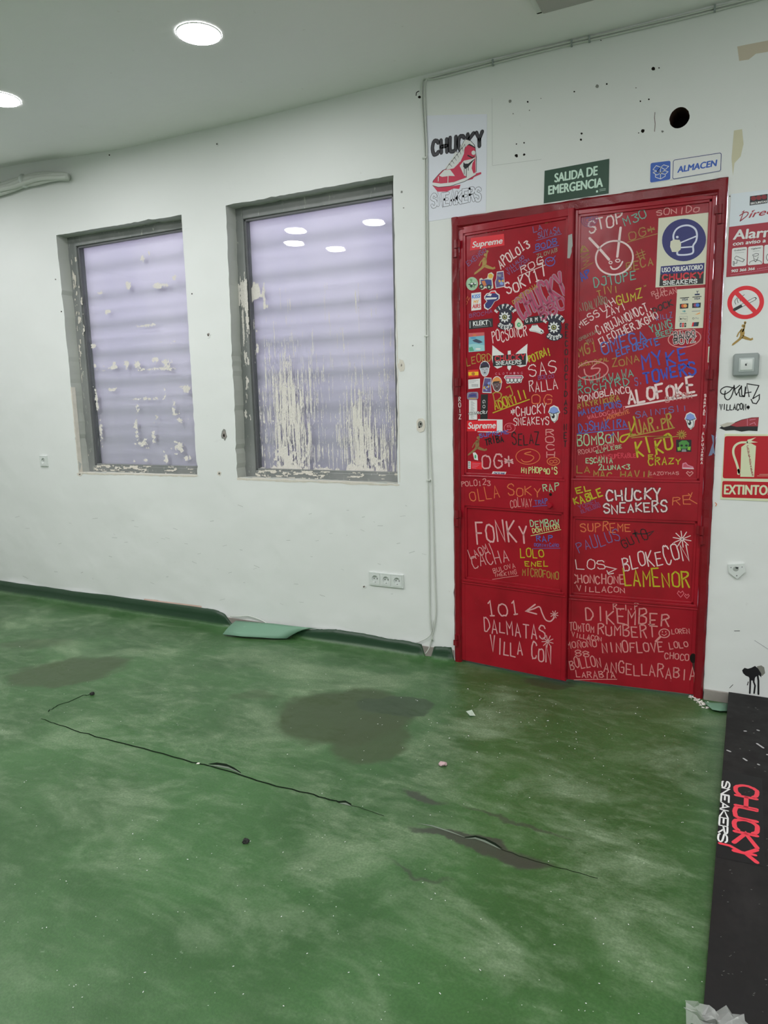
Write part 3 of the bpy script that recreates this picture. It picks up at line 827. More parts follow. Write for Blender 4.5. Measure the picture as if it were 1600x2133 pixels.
TAGS = '''
CASKRA|989,489,1049,480|9|g|1.6
EXENGO|976,556,1013,522|10|b|1.4
APOLO13|1042,559,1104,512|20|W|3
LA|1111,484,1130,478|11|b|1.8
SUYASA|1121,496,1167,484|12|b|1.8|u
BODB|1115,521,1161,508|13|B|2|u
ZLOVAB|1119,537,1161,524|8|g|1.8
VILLALOO|1057,566,1092,537|8|b|1.3
VILLACON|1060,574,1103,542|7|b|1.3
ZOE|1135,465,1158,459|5|y|1.3
ROG|1085,570,1133,549|14|W|2.2|u
SOKY17|1057,615,1140,574|25|W|3.2
DARTONA|1069,634,1120,598|9|G|1.8
OZ|972,636,979,619|6|O|1.2
BROCHA|977,662,1026,652|8|V|1.4
POCSONCR|1026,714,1098,698|22|W|2.2
POTRA!|1102,755,1148,738|15|Y|3
LEORD|972,761,1024,750|16|G|2
SAS|1102,785,1160,774|27|W|2.2
BOECO|1121,791,1154,786|8|V|1.5
RALLA|1103,817,1162,808|20|W|2
DJ|1029,838,1070,822|18|G|2.6
ADONIII|1031,855,1100,829|18|Y|3|u
OG|1107,842,1150,842|23|O|2.2
*CHUCKY|1064,866,1139,862|18|W|2.2
SNEAKEYS|1070,887,1144,884|16|W|2
SUPREME|999,911,1060,903|8|B|1.8
TRIBA|1011,927,1049,919|13|K|3
SELAZ|1067,926,1124,924|24|K|2.4
OG*|1004,973,1070,975|32|w|3.6
HIPHOP90'S|1086,985,1161,987|12|L|2.2
5|1056,897,1068,895|10|P|1.4|o
POLO123|961,1013,1022,1010|11|Q|1.8
OLLA|980,1045,1042,1036|24|O|2
SOKY|1057,1031,1126,1033|20|O|2.2
RAP|1131,1025,1165,1023|17|M|2
COLWAY|1063,1056,1109,1055|17|Q|1.6
TRAP|1114,1050,1141,1050|10|B|1.6|u
FONKY|992,1129,1100,1126|40|w|4
DEMBOW|1105,1098,1165,1093|14|M|2
DOMINION|1110,1111,1166,1100|9|L|1.8|u
RAP|1117,1128,1151,1129|13|B|2
DOMINICANO|1113,1138,1164,1139|6|B|1.2|u
LAOMI|980,1166,1030,1148|18|w|1.8
CACHA|985,1184,1062,1170|26|w|2
BULOVA|1028,1193,1074,1182|9|Q|1.4
THEKING|1030,1202,1077,1196|8|Q|1.4|u
LOLO|1084,1161,1133,1162|18|Y|2.4
ENEL|1093,1178,1142,1180|11|Y|2.2
MICROFONO|1088,1198,1164,1206|15|y|2.2
101|1015,1280,1083,1279|30|w|3.2
DALMATAS|1008,1315,1136,1332|26|w|2.6
VILLA CON|1021,1356,1148,1380|32|w|2.8
STOP|1226,485,1298,465|24|W|3.6
M3O|1302,473,1348,453|17|T|2.4
SONIDO|1367,450,1456,441|12|Q|2.2
OG*|1311,500,1366,484|20|y|2.2|u
#|1326,541,1354,530|24|y|2
BECA|1304,564,1361,553|17|y|2.6
AP|1211,586,1231,574|18|D|3.2
DJTOPE|1238,600,1325,580|18|T|2.4
TIVI|1245,618,1288,606|15|G|2.2
GUMZ|1285,634,1339,620|18|Y|2.6
"|1341,602,1350,600|10|G|1.8
KIDALVARO|1207,650,1266,632|18|g|2
MESSIAH|1208,685,1283,632|14|W|2.2
ZAY!|1263,662,1305,642|13|W|2.2
RIQ|1358,617,1385,606|9|Q|1.6
BACAN|1366,622,1410,609|10|Q|1.8
CIRUJANONOCT.|1246,698,1360,643|17|W|2.4
ELFOTHERJKGHO|1252,722,1372,662|17|W|2.4
DOCK|1361,652,1403,636|12|K|2.6
KILLZ|1367,668,1401,661|10|b|1.8
DOMBAYAAN|1202,713,1249,691|7|g|1.4
YN!|1222,716,1238,709|8|g|1.4
MG1|1205,742,1244,733|20|y|3
OMEGA|1255,740,1348,708|25|B|3.4
ELFUERTE|1284,742,1374,716|14|B|3
YUNG|1355,694,1401,680|15|T|2.4
BEEF|1367,702,1404,693|10|T|2|u
CHUCKYSUPAL|1201,765,1268,752|8|G|1.6
ZONA|1275,765,1332,754|15|y|2.4
MYKE|1338,770,1433,748|28|D|4
TOWERS|1341,798,1450,778|24|D|4.4
#TWWAWAWA|1201,805,1320,784|16|T|2.2
ROCHYRD|1203,821,1311,801|15|T|2.2
MONOBLANCO|1206,836,1313,817|13|W|2.2
RIKYRIKURA|1203,851,1291,834|12|G|2.2
MAICOLPONS|1205,866,1295,847|12|B|2.4
WALDOCALLE|1224,874,1306,856|9|P|1.6
LADEMENTE|1258,876,1312,860|8|O|1.8
S.|1322,803,1338,801|17|b|2
ALOFOKE|1308,843,1448,820|30|W|5.4|u
BYRON|1386,837,1442,829|12|Q|2
SAINTS!!|1324,870,1432,855|13|b|2
DJSHAKIRA|1205,899,1306,890|18|B|2.4|u
LUAR.PR|1314,905,1402,888|25|G|3.4|u
BOMBON|1202,931,1289,921|22|M|2.4
PRODUCTIONS|1198,950,1280,929|9|Q|1.4
ELPLEBE|1242,944,1296,933|7|M|1.4
KIKO|1325,950,1402,936|30|Y|4.4
EL|1350,956,1375,955|9|Y|2.4
CRAZY|1350,970,1418,966|14|Y|2.6
LAINSUPERABLE|1243,957,1325,952|9|R|1.8
ESCAMIA|1220,965,1276,964|12|M|2
2LUNA<3|1247,979,1312,977|10|M|2
LA|1201,984,1229,985|13|y|2.4
MAC HAVIL|1236,995,1361,996|13|y|2.8
EAZOYMAS|1352,990,1414,988|6|Q|1.4
EL|1201,1030,1232,1022|14|Y|3
KABLE|1197,1052,1256,1033|14|Y|3.2
YOMEL|1206,1061,1248,1047|8|V|1.3
ELMELOSO|1211,1069,1251,1055|8|V|1.3
RE|1399,1050,1440,1049|18|O|2
SUPREME|1209,1106,1314,1107|17|O|2.2
PAULUS|1205,1150,1293,1126|24|b|1.8
GUTO|1298,1142,1352,1124|20|K|2
BLOKECON|1298,1186,1436,1164|33|W|2.6
LOS|1200,1187,1262,1185|18|W|2
CHONCHONE|1191,1215,1301,1218|18|Q|2.6
LAMENOR|1300,1221,1437,1220|33|Y|3.4
VILLACON|1202,1231,1302,1234|11|Q|2
R.I.P|1277,1270,1330,1270|13|Q|2
DIKEMBER|1220,1294,1393,1303|29|Q|3
TOMTOM|1186,1313,1237,1316|15|Q|2
VILLACON|1191,1326,1253,1335|9|Q|1.8
RUMBERT|1244,1323,1366,1328|23|Q|2.6
LOREN|1399,1320,1437,1319|10|Q|1.6
MOÑOÑO|1182,1350,1243,1346|12|Q|2
88|1199,1367,1228,1366|14|Q|2
NINOFLOVE|1255,1360,1383,1358|22|Q|2.6
LOLO|1395,1352,1434,1348|13|Q|2
CHOCO|1384,1371,1435,1375|12|Q|2
BOLLON|1188,1393,1253,1387|20|Q|2.2
LARABIA|1200,1411,1282,1412|13|Q|2|u
ANGELLARABIA|1256,1400,1449,1416|24|Q|2.4
'''
for ln in TAGS.strip().split('\n'):
    f_ = ln.split('|'); x0, y0, x1, y1 = map(float, f_[1].split(',')); h_ = float(f_[2]); w_ = float(f_[4]); op = f_[5] if len(f_) > 5 else ''
    pl, off, par = leaf_for((x0 + x1) / 2, (y0 + y1) / 2 - h_ / 2)
    d = Decal(pl, off); m_ = ink(f_[3])
    d.write(f_[0], (x0, y0), (x1, y1), h_ * .96, w_ * .86, m_)
    if 'u' in op: d.stroke([(x0 - 4, y0 + 5), ((x0 + x1) / 2, (y0 + y1) / 2 + 3.5), (x1 + 3, y1 + 3)], w_ * .7, m_)
    if 'o' in op: d.ring((x0 + x1) / 2, (y0 + y1) / 2 - h_ / 2, (x1 - x0) * .95, h_ * .95, w_, m_)
    d.build('marker_tag', par, LABEL[f_[3]] + ' marker writing')
# ---- drawings and special lettering on the door
def ddl(px, py):
    pl, off, par = leaf_for(px, py); return Decal(pl, off), par
def done(d, par, lab, name='marker_drawing'): d.build(name, par, lab)
d, p_ = ddl(1280, 530)
W_ = ink('W'); d.ring(1280, 537, 39, 35, 3.6, W_, n=36, rot=-.25); d.stroke([(1228, 496), (1248, 517), (1269, 541)], 5, W_, .0008); d.stroke([(1293, 474), (1290, 500), (1286, 535)], 5, W_, .0008)
d.ring(1272, 547, 3.2, 2.6, 2, W_); d.ring(1287, 543, 4.5, 3, 2, W_); d.stroke([(1272, 555), (1276, 560), (1284, 560), (1292, 554), (1297, 545)], 3.2, W_, .0006, True)
done(d, p_, 'white smiling face with two long lines for hair')
d, p_ = ddl(1229, 456); V_ = ink('V')
for k in range(3): d.ring(1228, 457, 17 - 4 * k, 15 - 4 * k, 1.3, V_, rot=-.5)
d.stroke([(1220, 455), (1232, 452), (1226, 460), (1238, 455)], 1.6, ink('b')); done(d, p_, 'purple marker spiral')
d, p_ = ddl(1222, 540); d.stroke([(1209, 528), (1217, 513), (1226, 523), (1208, 525), (1214, 512)], 2, ink('G')); d.stroke([(1208, 535), (1228, 528), (1212, 538), (1230, 535), (1214, 545), (1226, 543), (1216, 553), (1236, 547), (1212, 561)], 1.6, ink('G')); done(d, p_, 'olive zigzag marker scribble')
d, p_ = ddl(1146, 545); d.ring(1146, 545, 10, 9, 1.8, ink('B')); d.stroke([(1140, 543), (1143, 545), (1146, 542), (1150, 544), (1153, 539)], 1.5, ink('B')); d.stroke([(1153, 538), (1157, 533)], 1.5, ink('B')); done(d, p_, 'small blue marker face')
d, p_ = ddl(1100, 951)
d.ring(1100, 951, 25, 16, 1.5, ink('O')); d.stroke([(1106, 941), (1093, 945), (1108, 949), (1112, 954), (1104, 961), (1092, 962), (1086, 957)], 1.8, ink('O'), .0006, True); done(d, p_, 'orange oval tag with a rounded letter')
d, p_ = ddl(1153, 961); d.ring(1153, 961, 13, 8, 1.8, ink('O')); d.ring(1149, 962, 4, 3, 1.4, ink('O')); d.ring(1157, 961, 4, 3, 1.4, ink('O')); done(d, p_, 'orange oval tag low on the left leaf')
d, p_ = ddl(1148, 920); d.column('ROCH', (1147, 901), (1149, 947), 24, 12, 2, ink('Q')); done(d, p_, 'pale pink letters stacked in a column', 'marker_tag')
d, p_ = ddl(1182, 750); d.column('RECONOCIDAS NET', (1181, 681), (1178, 925), 8, 12, 1.8, ink('K')); done(d, p_, 'black letters running down the leaf edge', 'marker_tag')
d, p_ = ddl(1472, 850); d.column('SARPAE', (1469.5, 824), (1467, 862), 5, 5, 1.3, W_); d.column('Y', (1467, 888), (1467, 889), 5, 6, 1.3, W_); d.column('ALPUJARRA', (1465, 903), (1462, 964), 5, 5, 1.3, W_); done(d, p_, 'small white letters running down the right leaf edge', 'marker_tag')
d, p_ = ddl(1484, 660); d.column('SUPERLOCO', (1483, 628), (1478, 712), 7, 8, 1.2, ink('V')); done(d, p_, 'faint purple letters running down the right leaf edge', 'marker_tag')
d = Decal(WALL, .0125); d.column('ROIZ', (958, 832), (959, 868), 6, 9, 1.3, W_); d.build('marker_tag', DOORR, 'small white letters on the left frame upright')
d = Decal(WALL, .0125); B_ = mat('blue_grey_drip', col(104, 112, 140), .5); d.poly([(1482, 905), (1485, 922), (1480, 938), (1476, 950), (1483, 948), (1486, 943), (1490, 950), (1487, 930), (1488, 908)], B_, .0006)
d.stroke([(1490, 1047), (1493, 1050), (1491, 1054)], 1.5, ink('O')); d.build('marker_drawing', DOORR, 'blue grey drip on the right frame upright')
d, p_ = ddl(1234, 771); d.ring(1234, 772, 33, 19, 2.4, ink('Q'), n=36, rot=-.12); d.stroke([(1217, 769), (1220, 780), (1230, 784), (1245, 778), (1250, 768), (1240, 767), (1232, 768), (1236, 762), (1243, 757)], 2.6, ink('Q'), .0006, True); done(d, p_, 'pale oval tag with a rounded letter')
d, p_ = ddl(1426, 705); d.ring(1426, 705, 34, 18, 2, ink('Q'), n=36, rot=-.12)
d.write('BANDO', (1405, 707), (1448, 699), 13, 4.2, W_, .0007, seed=1); d.write('BOYZ', (1403, 717), (1449, 711), 12, 4.2, W_, .0007, seed=2)
d.write('BANDO', (1405, 707), (1448, 699), 13, 1.6, M_BLACK, .0009, seed=1); d.write('BOYZ', (1403, 717), (1449, 711), 12, 1.6, M_BLACK, .0009, seed=2); done(d, p_, 'white bubble lettering in a pale oval')
d, p_ = ddl(1140, 640)      # large two line bubble writing
mv = mat('mauve_bubble_fill', col(158, 62, 92), .5); mg = mat('grey_bubble_outline', col(150, 116, 128), .5)
d.write('CHUCKY', (1086, 664), (1183, 608), 44, 9.5, mg, .0004, jit=.05, seed=4, m2=mv, w2=5.5); d.write('BBO', (1128, 668), (1180, 640), 24, 7, mg, .0004, jit=.05, seed=5, m2=mv, w2=4); done(d, p_, 'mauve bubble lettering outlined in grey')
d, p_ = ddl(1100, 1290); w__ = ink('w')
d.stroke([(1115, 1259), (1096, 1273), (1118, 1279)], 3, w__); d.stroke([(1097, 1273), (1112, 1268), (1124, 1264), (1130, 1278), (1137, 1291), (1147, 1294), (1155, 1286)], 2.6, w__, .0006, True)
for k in range(8): d.stroke([(1155, 1280), (1155 + 8 * math.cos(k * .785 + .3), 1280 + 8 * math.sin(k * .785 + .3))], 1.6, w__)
for k in range(9): d.stroke([(1141, 1336), (1141 + 12 * math.cos(k * .7 + .3), 1336 + 13 * math.sin(k * .7 + .3))], 1.6, w__)
done(d, p_, 'pinkish white arrow and two stars')
d, p_ = ddl(1421, 1121)
for k in range(10): d.stroke([(1421, 1123), (1421 + 19 * math.cos(k * .628 + .2), 1123 + 17 * math.sin(k * .628 + .2))], 1.8, W_)
done(d, p_, 'white marker star')
d, p_ = ddl(1275, 1185); d.stroke([(1262, 1180), (1284, 1185), (1266, 1194), (1264, 1188), (1268, 1196), (1278, 1194)], 2, W_); done(d, p_, 'white marker arrow')
d, p_ = ddl(1421, 1237)
for (cx, cy, s_) in ((1418, 1236, 1), (1431, 1241, .7)): d.stroke([(cx, cy + 8 * s_), (cx - 7 * s_, cy), (cx - 4 * s_, cy - 5 * s_), (cx, cy - 1 * s_), (cx + 4 * s_, cy - 5 * s_), (cx + 7 * s_, cy), (cx, cy + 8 * s_)], 1.4, ink('P'))
done(d, p_, 'two pink marker hearts')
d, p_ = ddl(1437, 987); cx, cy = 1437, 987; d.stroke([(cx, cy + 5), (cx - 7, cy - 2), (cx - 4, cy - 5), (cx, cy - 2), (cx + 4, cy - 5), (cx + 7, cy - 2), (cx, cy + 5)], 1.6, ink('Q')); done(d, p_, 'small pink marker heart')
d, p_ = ddl(1384, 1318); d.ring(1384, 1319, 11, 9, 2, ink('Q')); d.ell(1380, 1316, 1.2, 1.6, ink('Q')); d.ell(1387, 1316, 1.2, 1.6, ink('Q')); d.stroke([(1379, 1321), (1384, 1324), (1389, 1320)], 1.4, ink('Q')); d.stroke([(1376, 1326), (1366, 1336)], 4, ink('Q')); done(d, p_, 'pale smiling face')
d, p_ = ddl(1320, 1055)
d.write('CHUCKY', (1262, 1043), (1377, 1041), 22, 5, M_BLACK, .0004, seed=3, m2=W_, w2=3.2); d.write('SNEAKERS', (1257, 1068), (1389, 1066), 19, 4.6, M_BLACK, .0004, seed=3, m2=W_, w2=2.8); done(d, p_, 'white lettering edged in black on the middle rail', 'marker_tag')
d, p_ = ddl(1350, 902); d.stroke([(1316, 912), (1345, 909), (1395, 908), (1362, 914), (1420, 908)], 1.8, ink('G')); d.stroke([(1320, 868), (1322, 880), (1312, 905), (1300, 920), (1292, 918), (1296, 908), (1316, 903)], 3.2, ink('Y'), .0006, True)
for k in range(6): d.stroke([(1420 - 10 * math.cos(k * .52), 905 - 9 * math.sin(k * .52)), (1420 + 10 * math.cos(k * .52), 905 + 9 * math.sin(k * .52))], 1.8, ink('G'))
d.stroke([(1268, 912), (1280, 903), (1274, 905)], 2, ink('D')); done(d, p_, 'olive gold flourish and star')
d, p_ = ddl(1350, 1125); d.stroke([(1318, 1112), (1345, 1112), (1362, 1106), (1352, 1116)], 2, M_BLACK); d.stroke([(1322, 1104), (1324, 1118)], 1.5, M_BLACK); done(d, p_, 'black flourish')
d, p_ = ddl(1450, 1055); d.stroke([(1434, 1028), (1440, 1034)], 1.8, ink('O')); d.stroke([(1442, 1026), (1436, 1040), (1452, 1049)], 1.8, ink('O')); done(d, p_, 'orange marker strokes')

# ------------------------------------------------------------------ stickers on the door
def C_(n, r, g_, b, rough=.45): return mat('print_' + n, col(r, g_, b), rough)
RED_ = C_('bright_red', 205, 24, 38); NAVY = C_('navy', 34, 38, 100); GOLD = mat('gold_vinyl', col(150, 122, 62), .35, .5, .2); CREAM = C_('cream', 196, 196, 176)
PWHITE = C_('soft_white', 205, 206, 204); GREY_ = C_('mid_grey', 130, 132, 135); CARD = C_('soft_black', 26, 26, 28); SKYB = C_('sky_blue', 120, 140, 196); PINK_ = C_('pink', 200, 130, 150)
def stk(px, py):
    pl, off, par = leaf_for(px, py); return Decal(pl, off)
def fin(d, name, label, cat='sticker', group=None): return tag(d.build(name), label, cat, group)
def jump(d, x, y, s, m, lay=.0009):
    """leaping figure silhouette, legs spread, one arm up"""
    q = lambda L: [(x + a * s, y + b * s) for a, b in L]
    d.ell(x + 3 * s, y - 19 * s, 3 * s, 3.2 * s, m, lay); d.ell(x + 7 * s, y - 26 * s, 2.4 * s, 2.4 * s, m, lay)
    d.stroke(q([(6.8, -25), (5, -14), (2, -8)]), 2.6 * s, m, lay)
    d.poly(q([(-1, -14), (5, -14), (6, -4), (4, 2), (-3, 2), (-3, -6)]), m, lay)
    d.stroke(q([(-1, -11), (-6, -5), (-9, 2)]), 2.4 * s, m, lay)
    d.poly(q([(-3, 1), (-6, 6), (-18, 16), (-20, 20), (-16, 19), (-4, 10), (3, 4)]), m, lay)
    d.poly(q([(3, -1), (9, 2), (18, 6), (22, 4), (23, 8), (18, 10), (8, 8), (0, 5)]), m, lay)
def blob_sticker(px, py, rx, ry, edge, pal, name, label, seed, shape=None):
    d = stk(px, py); rg = random.Random(seed)
    if shape is None: shape = [(px + rx * math.cos(t_), py + ry * math.sin(t_)) for t_ in [2 * math.pi * i / 24 for i in range(24)]]
    d.slab(shape, edge)
    d.poly([(px + (a - px) * .88, py + (b - py) * .90) for a, b in shape], pal[0], .0008)
    for i in range(12):
        a = rg.uniform(0, 6.28); r_ = rg.uniform(0, .6)
        d.ell(px + rx * r_ * math.cos(a), py + ry * r_ * math.sin(a), rx * rg.uniform(.12, .3), ry * rg.uniform(.08, .24), pal[1 + i % (len(pal) - 1)], .0010 + i * .00002, rg.uniform(0, 3), 10)
    return fin(d, name, label)
# red boxes
d = stk(1015, 504); d.slab([(981, 496), (1050, 487), (1051, 511), (979, 522)], RED_); d.type('Supreme', (984, 516), (1046, 507), 12, PWHITE, .0008, True, .2, .5)
fin(d, 'box_logo_sticker', 'red box sticker with white italic lettering, top left of the left door leaf')
d = stk(1005, 888); d.slab([(996, 873), (1047, 874), (1047, 899), (1036, 901), (995, 900)], PWHITE); d.slab([(971, 876.5), (1035, 875.5), (1035, 898.5), (971, 898.5)], RED_, .0003, .0006)
d.type('Supreme', (975, 893), (1032, 892), 13, PWHITE, .0012, True, .2, .5); fin(d, 'box_logo_sticker', 'red box sticker half peeled to its white backing, lower on the left leaf')
d = stk(1010, 543); jump(d, 1008, 551, 1.05, GOLD, .0005); fin(d, 'silhouette_sticker', 'gold leaping figure sticker near the top of the left leaf')
d = stk(997, 925); jump(d, 993, 930, .95, mat('worn_gold_vinyl', col(128, 100, 60), .5), .0005); fin(d, 'silhouette_sticker', 'worn gold leaping figure sticker low on the left leaf')
G1 = C_('leaf_green', 96, 140, 92); G2 = C_('pale_green', 150, 180, 150); G3 = C_('dark_green', 30, 52, 40)
blob_sticker(983.5, 591, 12.5, 14, G2, [G2, G1, G3, PWHITE], 'round_sticker', 'round pale green sticker under the gold figure on the left leaf', 1)
O1 = C_('warm_orange', 190, 110, 60); N1 = C_('steel_blue', 50, 60, 120); BR = C_('brown', 90, 55, 40); YL = C_('mustard', 200, 160, 60); VI = C_('violet', 88, 74, 120)
d = stk(1013, 590); d.slab([(999, 581), (1003, 579), (1007, 582), (1015, 579), (1017, 570), (1024, 567), (1029, 572), (1026, 582), (1028, 600), (1020, 604), (1012, 600), (1004, 604), (998, 600), (999, 591)], CREAM)
d.poly([(1001, 583), (1016, 582), (1024, 583), (1025, 596), (1010, 597), (1003, 595)], N1, .0008); d.poly([(1003, 586), (1010, 584), (1014, 594), (1008, 597)], O1, .0009); d.ell(1022, 575, 5, 5, YL, .0009)
for a, b in ((1003, 597), (1019, 598)): d.ell(a, b, 5, 5.4, CARD, .0010); d.ell(a, b, 2.2, 2.4, G2, .0011)
fin(d, 'cartoon_bike_sticker', 'small motorbike sticker between the round green one and the tall purple one')
blob_sticker(1042.5, 583, 9.5, 18, PWHITE, [VI, N1, YL, GREY_, SKYB], 'die_cut_sticker', 'tall purple and yellow die-cut sticker near the top of the left leaf', 3, [(1035, 566), (1049, 564), (1051, 585), (1052, 597), (1033, 601), (1031, 588), (1034, 580)])
blob_sticker(1014.5, 802, 9.5, 17, PWHITE, [VI, N1, YL, BR, SKYB], 'die_cut_sticker', 'tall purple and yellow die-cut sticker beside the orange capped face', 4, [(1009, 786), (1024, 787), (1023, 805), (1024, 819), (1005, 818), (1006, 803)])
d = stk(992, 628); d.slab([(982, 611), (1002, 608.5), (1002.5, 645), (982, 647.5)], PWHITE)
d.type('KISS', (983.5, 622), (1000, 620), 7.5, C_('azure', 30, 110, 190), .0008, True, .1, .35); d.type('MY', (987, 632.5), (997, 631.5), 6.5, C_('amber', 215, 150, 60), .0008, True, .1, .35); d.type('AIRS', (984, 642.5), (1000.5, 641), 8, C_('scarlet', 190, 30, 40), .0008, True, .1, .35)
fin(d, 'slogan_sticker', 'white sticker with blue, orange and red words on the left leaf')
d = stk(1024, 625); sh = [(1009, 617), (1014, 611), (1019, 610), (1023, 606), (1032, 605), (1035, 610), (1041, 614), (1041, 622), (1036, 626), (1031, 628), (1023, 641), (1016, 646), (1009, 642), (1008, 635), (1014, 628), (1009, 622)]
d.slab(sh, PWHITE); d.poly([(1024.5 + (a - 1024.5) * .86, 625 + (b - 625) * .88) for a, b in sh], NAVY, .0008); d.poly([(1020, 611), (1024, 607.5), (1031, 607), (1033, 611)], RED_, .0009); d.poly([(1014, 616), (1020, 611.5), (1025, 612), (1023, 617)], PWHITE, .0009)
d.poly([(1012, 620), (1036, 619.5), (1034, 623), (1013, 624.5)], PWHITE, .0009); fin(d, 'badge_sticker', 'navy and white bent tube badge sticker with a red top')
d = stk(1002, 674); d.slab([(976.5, 667.5), (1026.5, 663), (1027, 681), (977, 686)], CARD); d.type('KLEKT', (986, 679), (1017, 676), 9.5, PWHITE, .0008, True, 0, .5); d.stroke([(979.5, 670), (979.5, 683)], 1.2, PWHITE, .0008); d.stroke([(1018, 668), (1022, 671), (1023, 679)], 1.2, GREY_, .0008); d.stroke([(986, 681.5), (1017, 679)], 1, GREY_, .0008)
fin(d, 'label_sticker', 'black label sticker with white capitals beside the eye sticker')
def seeds(cx, cy, s, label):
    d = stk(cx, cy); N2 = C_('ink_navy', 28, 28, 44)
    sh = [(cx + s * a, cy + s * b) for a, b in ((-20, -19), (-12, -26), (0, -29), (12, -26), (20, -18), (17, -11), (13, -10), (15, 0), (12, 12), (17, 14), (18, 20), (8, 26), (0, 28), (-9, 26), (-17, 21), (-16, 14), (-11, 11), (-14, 0), (-12, -11))]
    d.slab(sh, N2)
    for k, (ch) in enumerate('RIPPER'):
        a = math.radians(-148 + k * 23.5); x, y = cx + 19 * s * math.cos(a), cy - 4 * s + 18.5 * s * math.sin(a); u = (-math.sin(a), math.cos(a))
        if u[0] < 0: u = (-u[0], -u[1])
        d.write(ch, (x - u[0] * 2.4 * s, y - u[1] * 2.4 * s + 3 * s), (x + u[0] * 2.4 * s, y + u[1] * 2.4 * s + 3 * s), 7.5 * s, 2.0 * s, PWHITE, .0009, True, 0)
    for k, (ch) in enumerate('SEEDS'):
        a = math.radians(134 - k * 22); x, y = cx + 19 * s * math.cos(a), cy + 2 * s + 20 * s * math.sin(a)
        u = (math.sin(a), -math.cos(a)); d.write(ch, (x - u[0] * 2.4 * s, y - u[1] * 2.4 * s + 3 * s), (x + u[0] * 2.4 * s, y + u[1] * 2.4 * s + 3 * s), 7 * s, 1.9 * s, PWHITE, .0009, True, 0)
    gear = []
    for i in range(20):
        r_ = (11.5 if i % 2 else 8.2) * s; t_ = 2 * math.pi * i / 20
        for e in (-.10, .10): gear.append((cx - 1 * s + r_ * math.cos(t_ + e), cy + r_ * math.sin(t_ + e)))
    d.poly(gear, PWHITE, .0009); d.ell(cx - 1 * s, cy, 5.6 * s, 5.6 * s, CARD, .0010); d.ell(cx - 1 * s, cy, 4.2 * s, 4.2 * s, C_('olive_iris', 150, 150, 90), .0011); d.ell(cx - 1 * s, cy, 2 * s, 2.2 * s, CARD, .0012); d.ell(cx + .2 * s, cy - 1.6 * s, .9 * s, .9 * s, PWHITE, .0013)
    fin(d, 'eye_sticker', label)
seeds(1052.5, 660.5, .98, 'black sticker with a toothed eye, left of the green drop sticker')
seeds(1155, 682, 1.02, 'black sticker with a toothed eye, at the right edge of the left leaf')
d = stk(1081, 675); d.slab([(1079, 662), (1085, 667), (1090, 676), (1088, 684), (1080, 687), (1073, 682), (1073, 671)], CREAM); d.ell(1081, 676.5, 3.8, 4.8, C_('emerald', 60, 150, 100), .0008); d.ell(1081.5, 676.5, 1.3, 2.2, CREAM, .0010); fin(d, 'drop_sticker', 'cream drop sticker with a green centre beside the toothed eye')
d = stk(1113, 666); d.slab([(1091.5, 661.5), (1134.5, 656), (1134.8, 671), (1091.6, 677)], CARD)
for k, ch in enumerate('GRMY'): d.type(ch, (1095 + k * 10, 672.5 - k * 1.4), (1100 + k * 10, 671.8 - k * 1.4), 8.5, PWHITE, .0008, True, 0, .25)
fin(d, 'label_sticker', 'black label sticker with four spaced white letters above the white shoe')
d = stk(1117, 687); d.slab([(1109, 677), (1119, 676), (1123, 682), (1132, 688), (1133.5, 693), (1128, 696), (1116, 692), (1104, 690), (1102, 686), (1106, 683)], PWHITE); d.stroke([(1105, 689), (1115, 690), (1130, 695)], .8, GREY_, .0008); d.ell(1128, 690, 1.6, 1.6, CARD, .0008); d.ell(1131, 692, 1.2, 1.2, CARD, .0008); d.stroke([(1110, 678), (1118, 677)], 1.2, CARD, .0008); fin(d, 'shoe_sticker', 'white sneaker sticker below the four letter label')
d = stk(993, 714); d.slab([(976.5, 694), (1009, 692), (1010, 731), (976.5, 733.5)], C_('sea_blue', 110, 165, 180)); d.poly([(976.5, 694), (1009, 692), (1009, 699), (976.5, 702)], C_('sunset', 186, 84, 84), .0008); d.ell(989, 698, 4, 1.8, O1, .0009)
d.poly([(984, 709), (992, 706), (1000, 709), (1006, 713), (998, 715), (988, 712)], C_('slate', 50, 62, 84), .0009); d.poly([(976.5, 718), (990, 716), (1009.5, 719), (1010, 731), (976.5, 733.5)], C_('light_sea', 140, 190, 190), .0008); d.poly([(977, 724), (984, 722), (988, 731), (978, 732)], C_('sea_green', 80, 150, 120), .0009); d.ell(996, 727, 6, 2, PWHITE, .0010); d.ell(986, 704, 6, 1.4, C_('azure2', 60, 130, 175), .0010)
fin(d, 'picture_sticker', 'square seascape picture sticker on the left edge of the left leaf')
d = stk(1060, 745)
d.slab([(1026, 719), (1040, 731), (1049, 737), (1051, 742), (1046, 764), (1036, 768), (1028, 762), (1025, 748)], PWHITE); d.slab([(1099, 716), (1098, 735), (1100, 750), (1096, 762), (1084, 765), (1074, 760), (1070, 742), (1078, 733)], PWHITE)
d.slab([(1058, 731), (1064, 730), (1065, 766), (1061, 772), (1057, 767)], PWHITE)
d.slab([(1027, 741), (1096, 736), (1096, 760), (1027, 763)], CARD, .0003, .0006)
d.write('CHUCKY', (1031, 752), (1094, 748), 10, 2.5, C_('crimson', 190, 40, 55), .0012, True, .03, 2); d.write('SNEAKERS', (1033, 760), (1086, 758), 8, 1.7, PWHITE, .0012, True, .05, 2)
for k, ch in enumerate('CLOTHING'): d.type(ch, (1032 + k * 7.6, 781 - k * .25), (1035.5 + k * 7.6, 780.9 - k * .25), 4.6, PINK_, .0008)
fin(d, 'shop_logo_sticker', 'white owl logo with a black and red name banner on the left leaf')
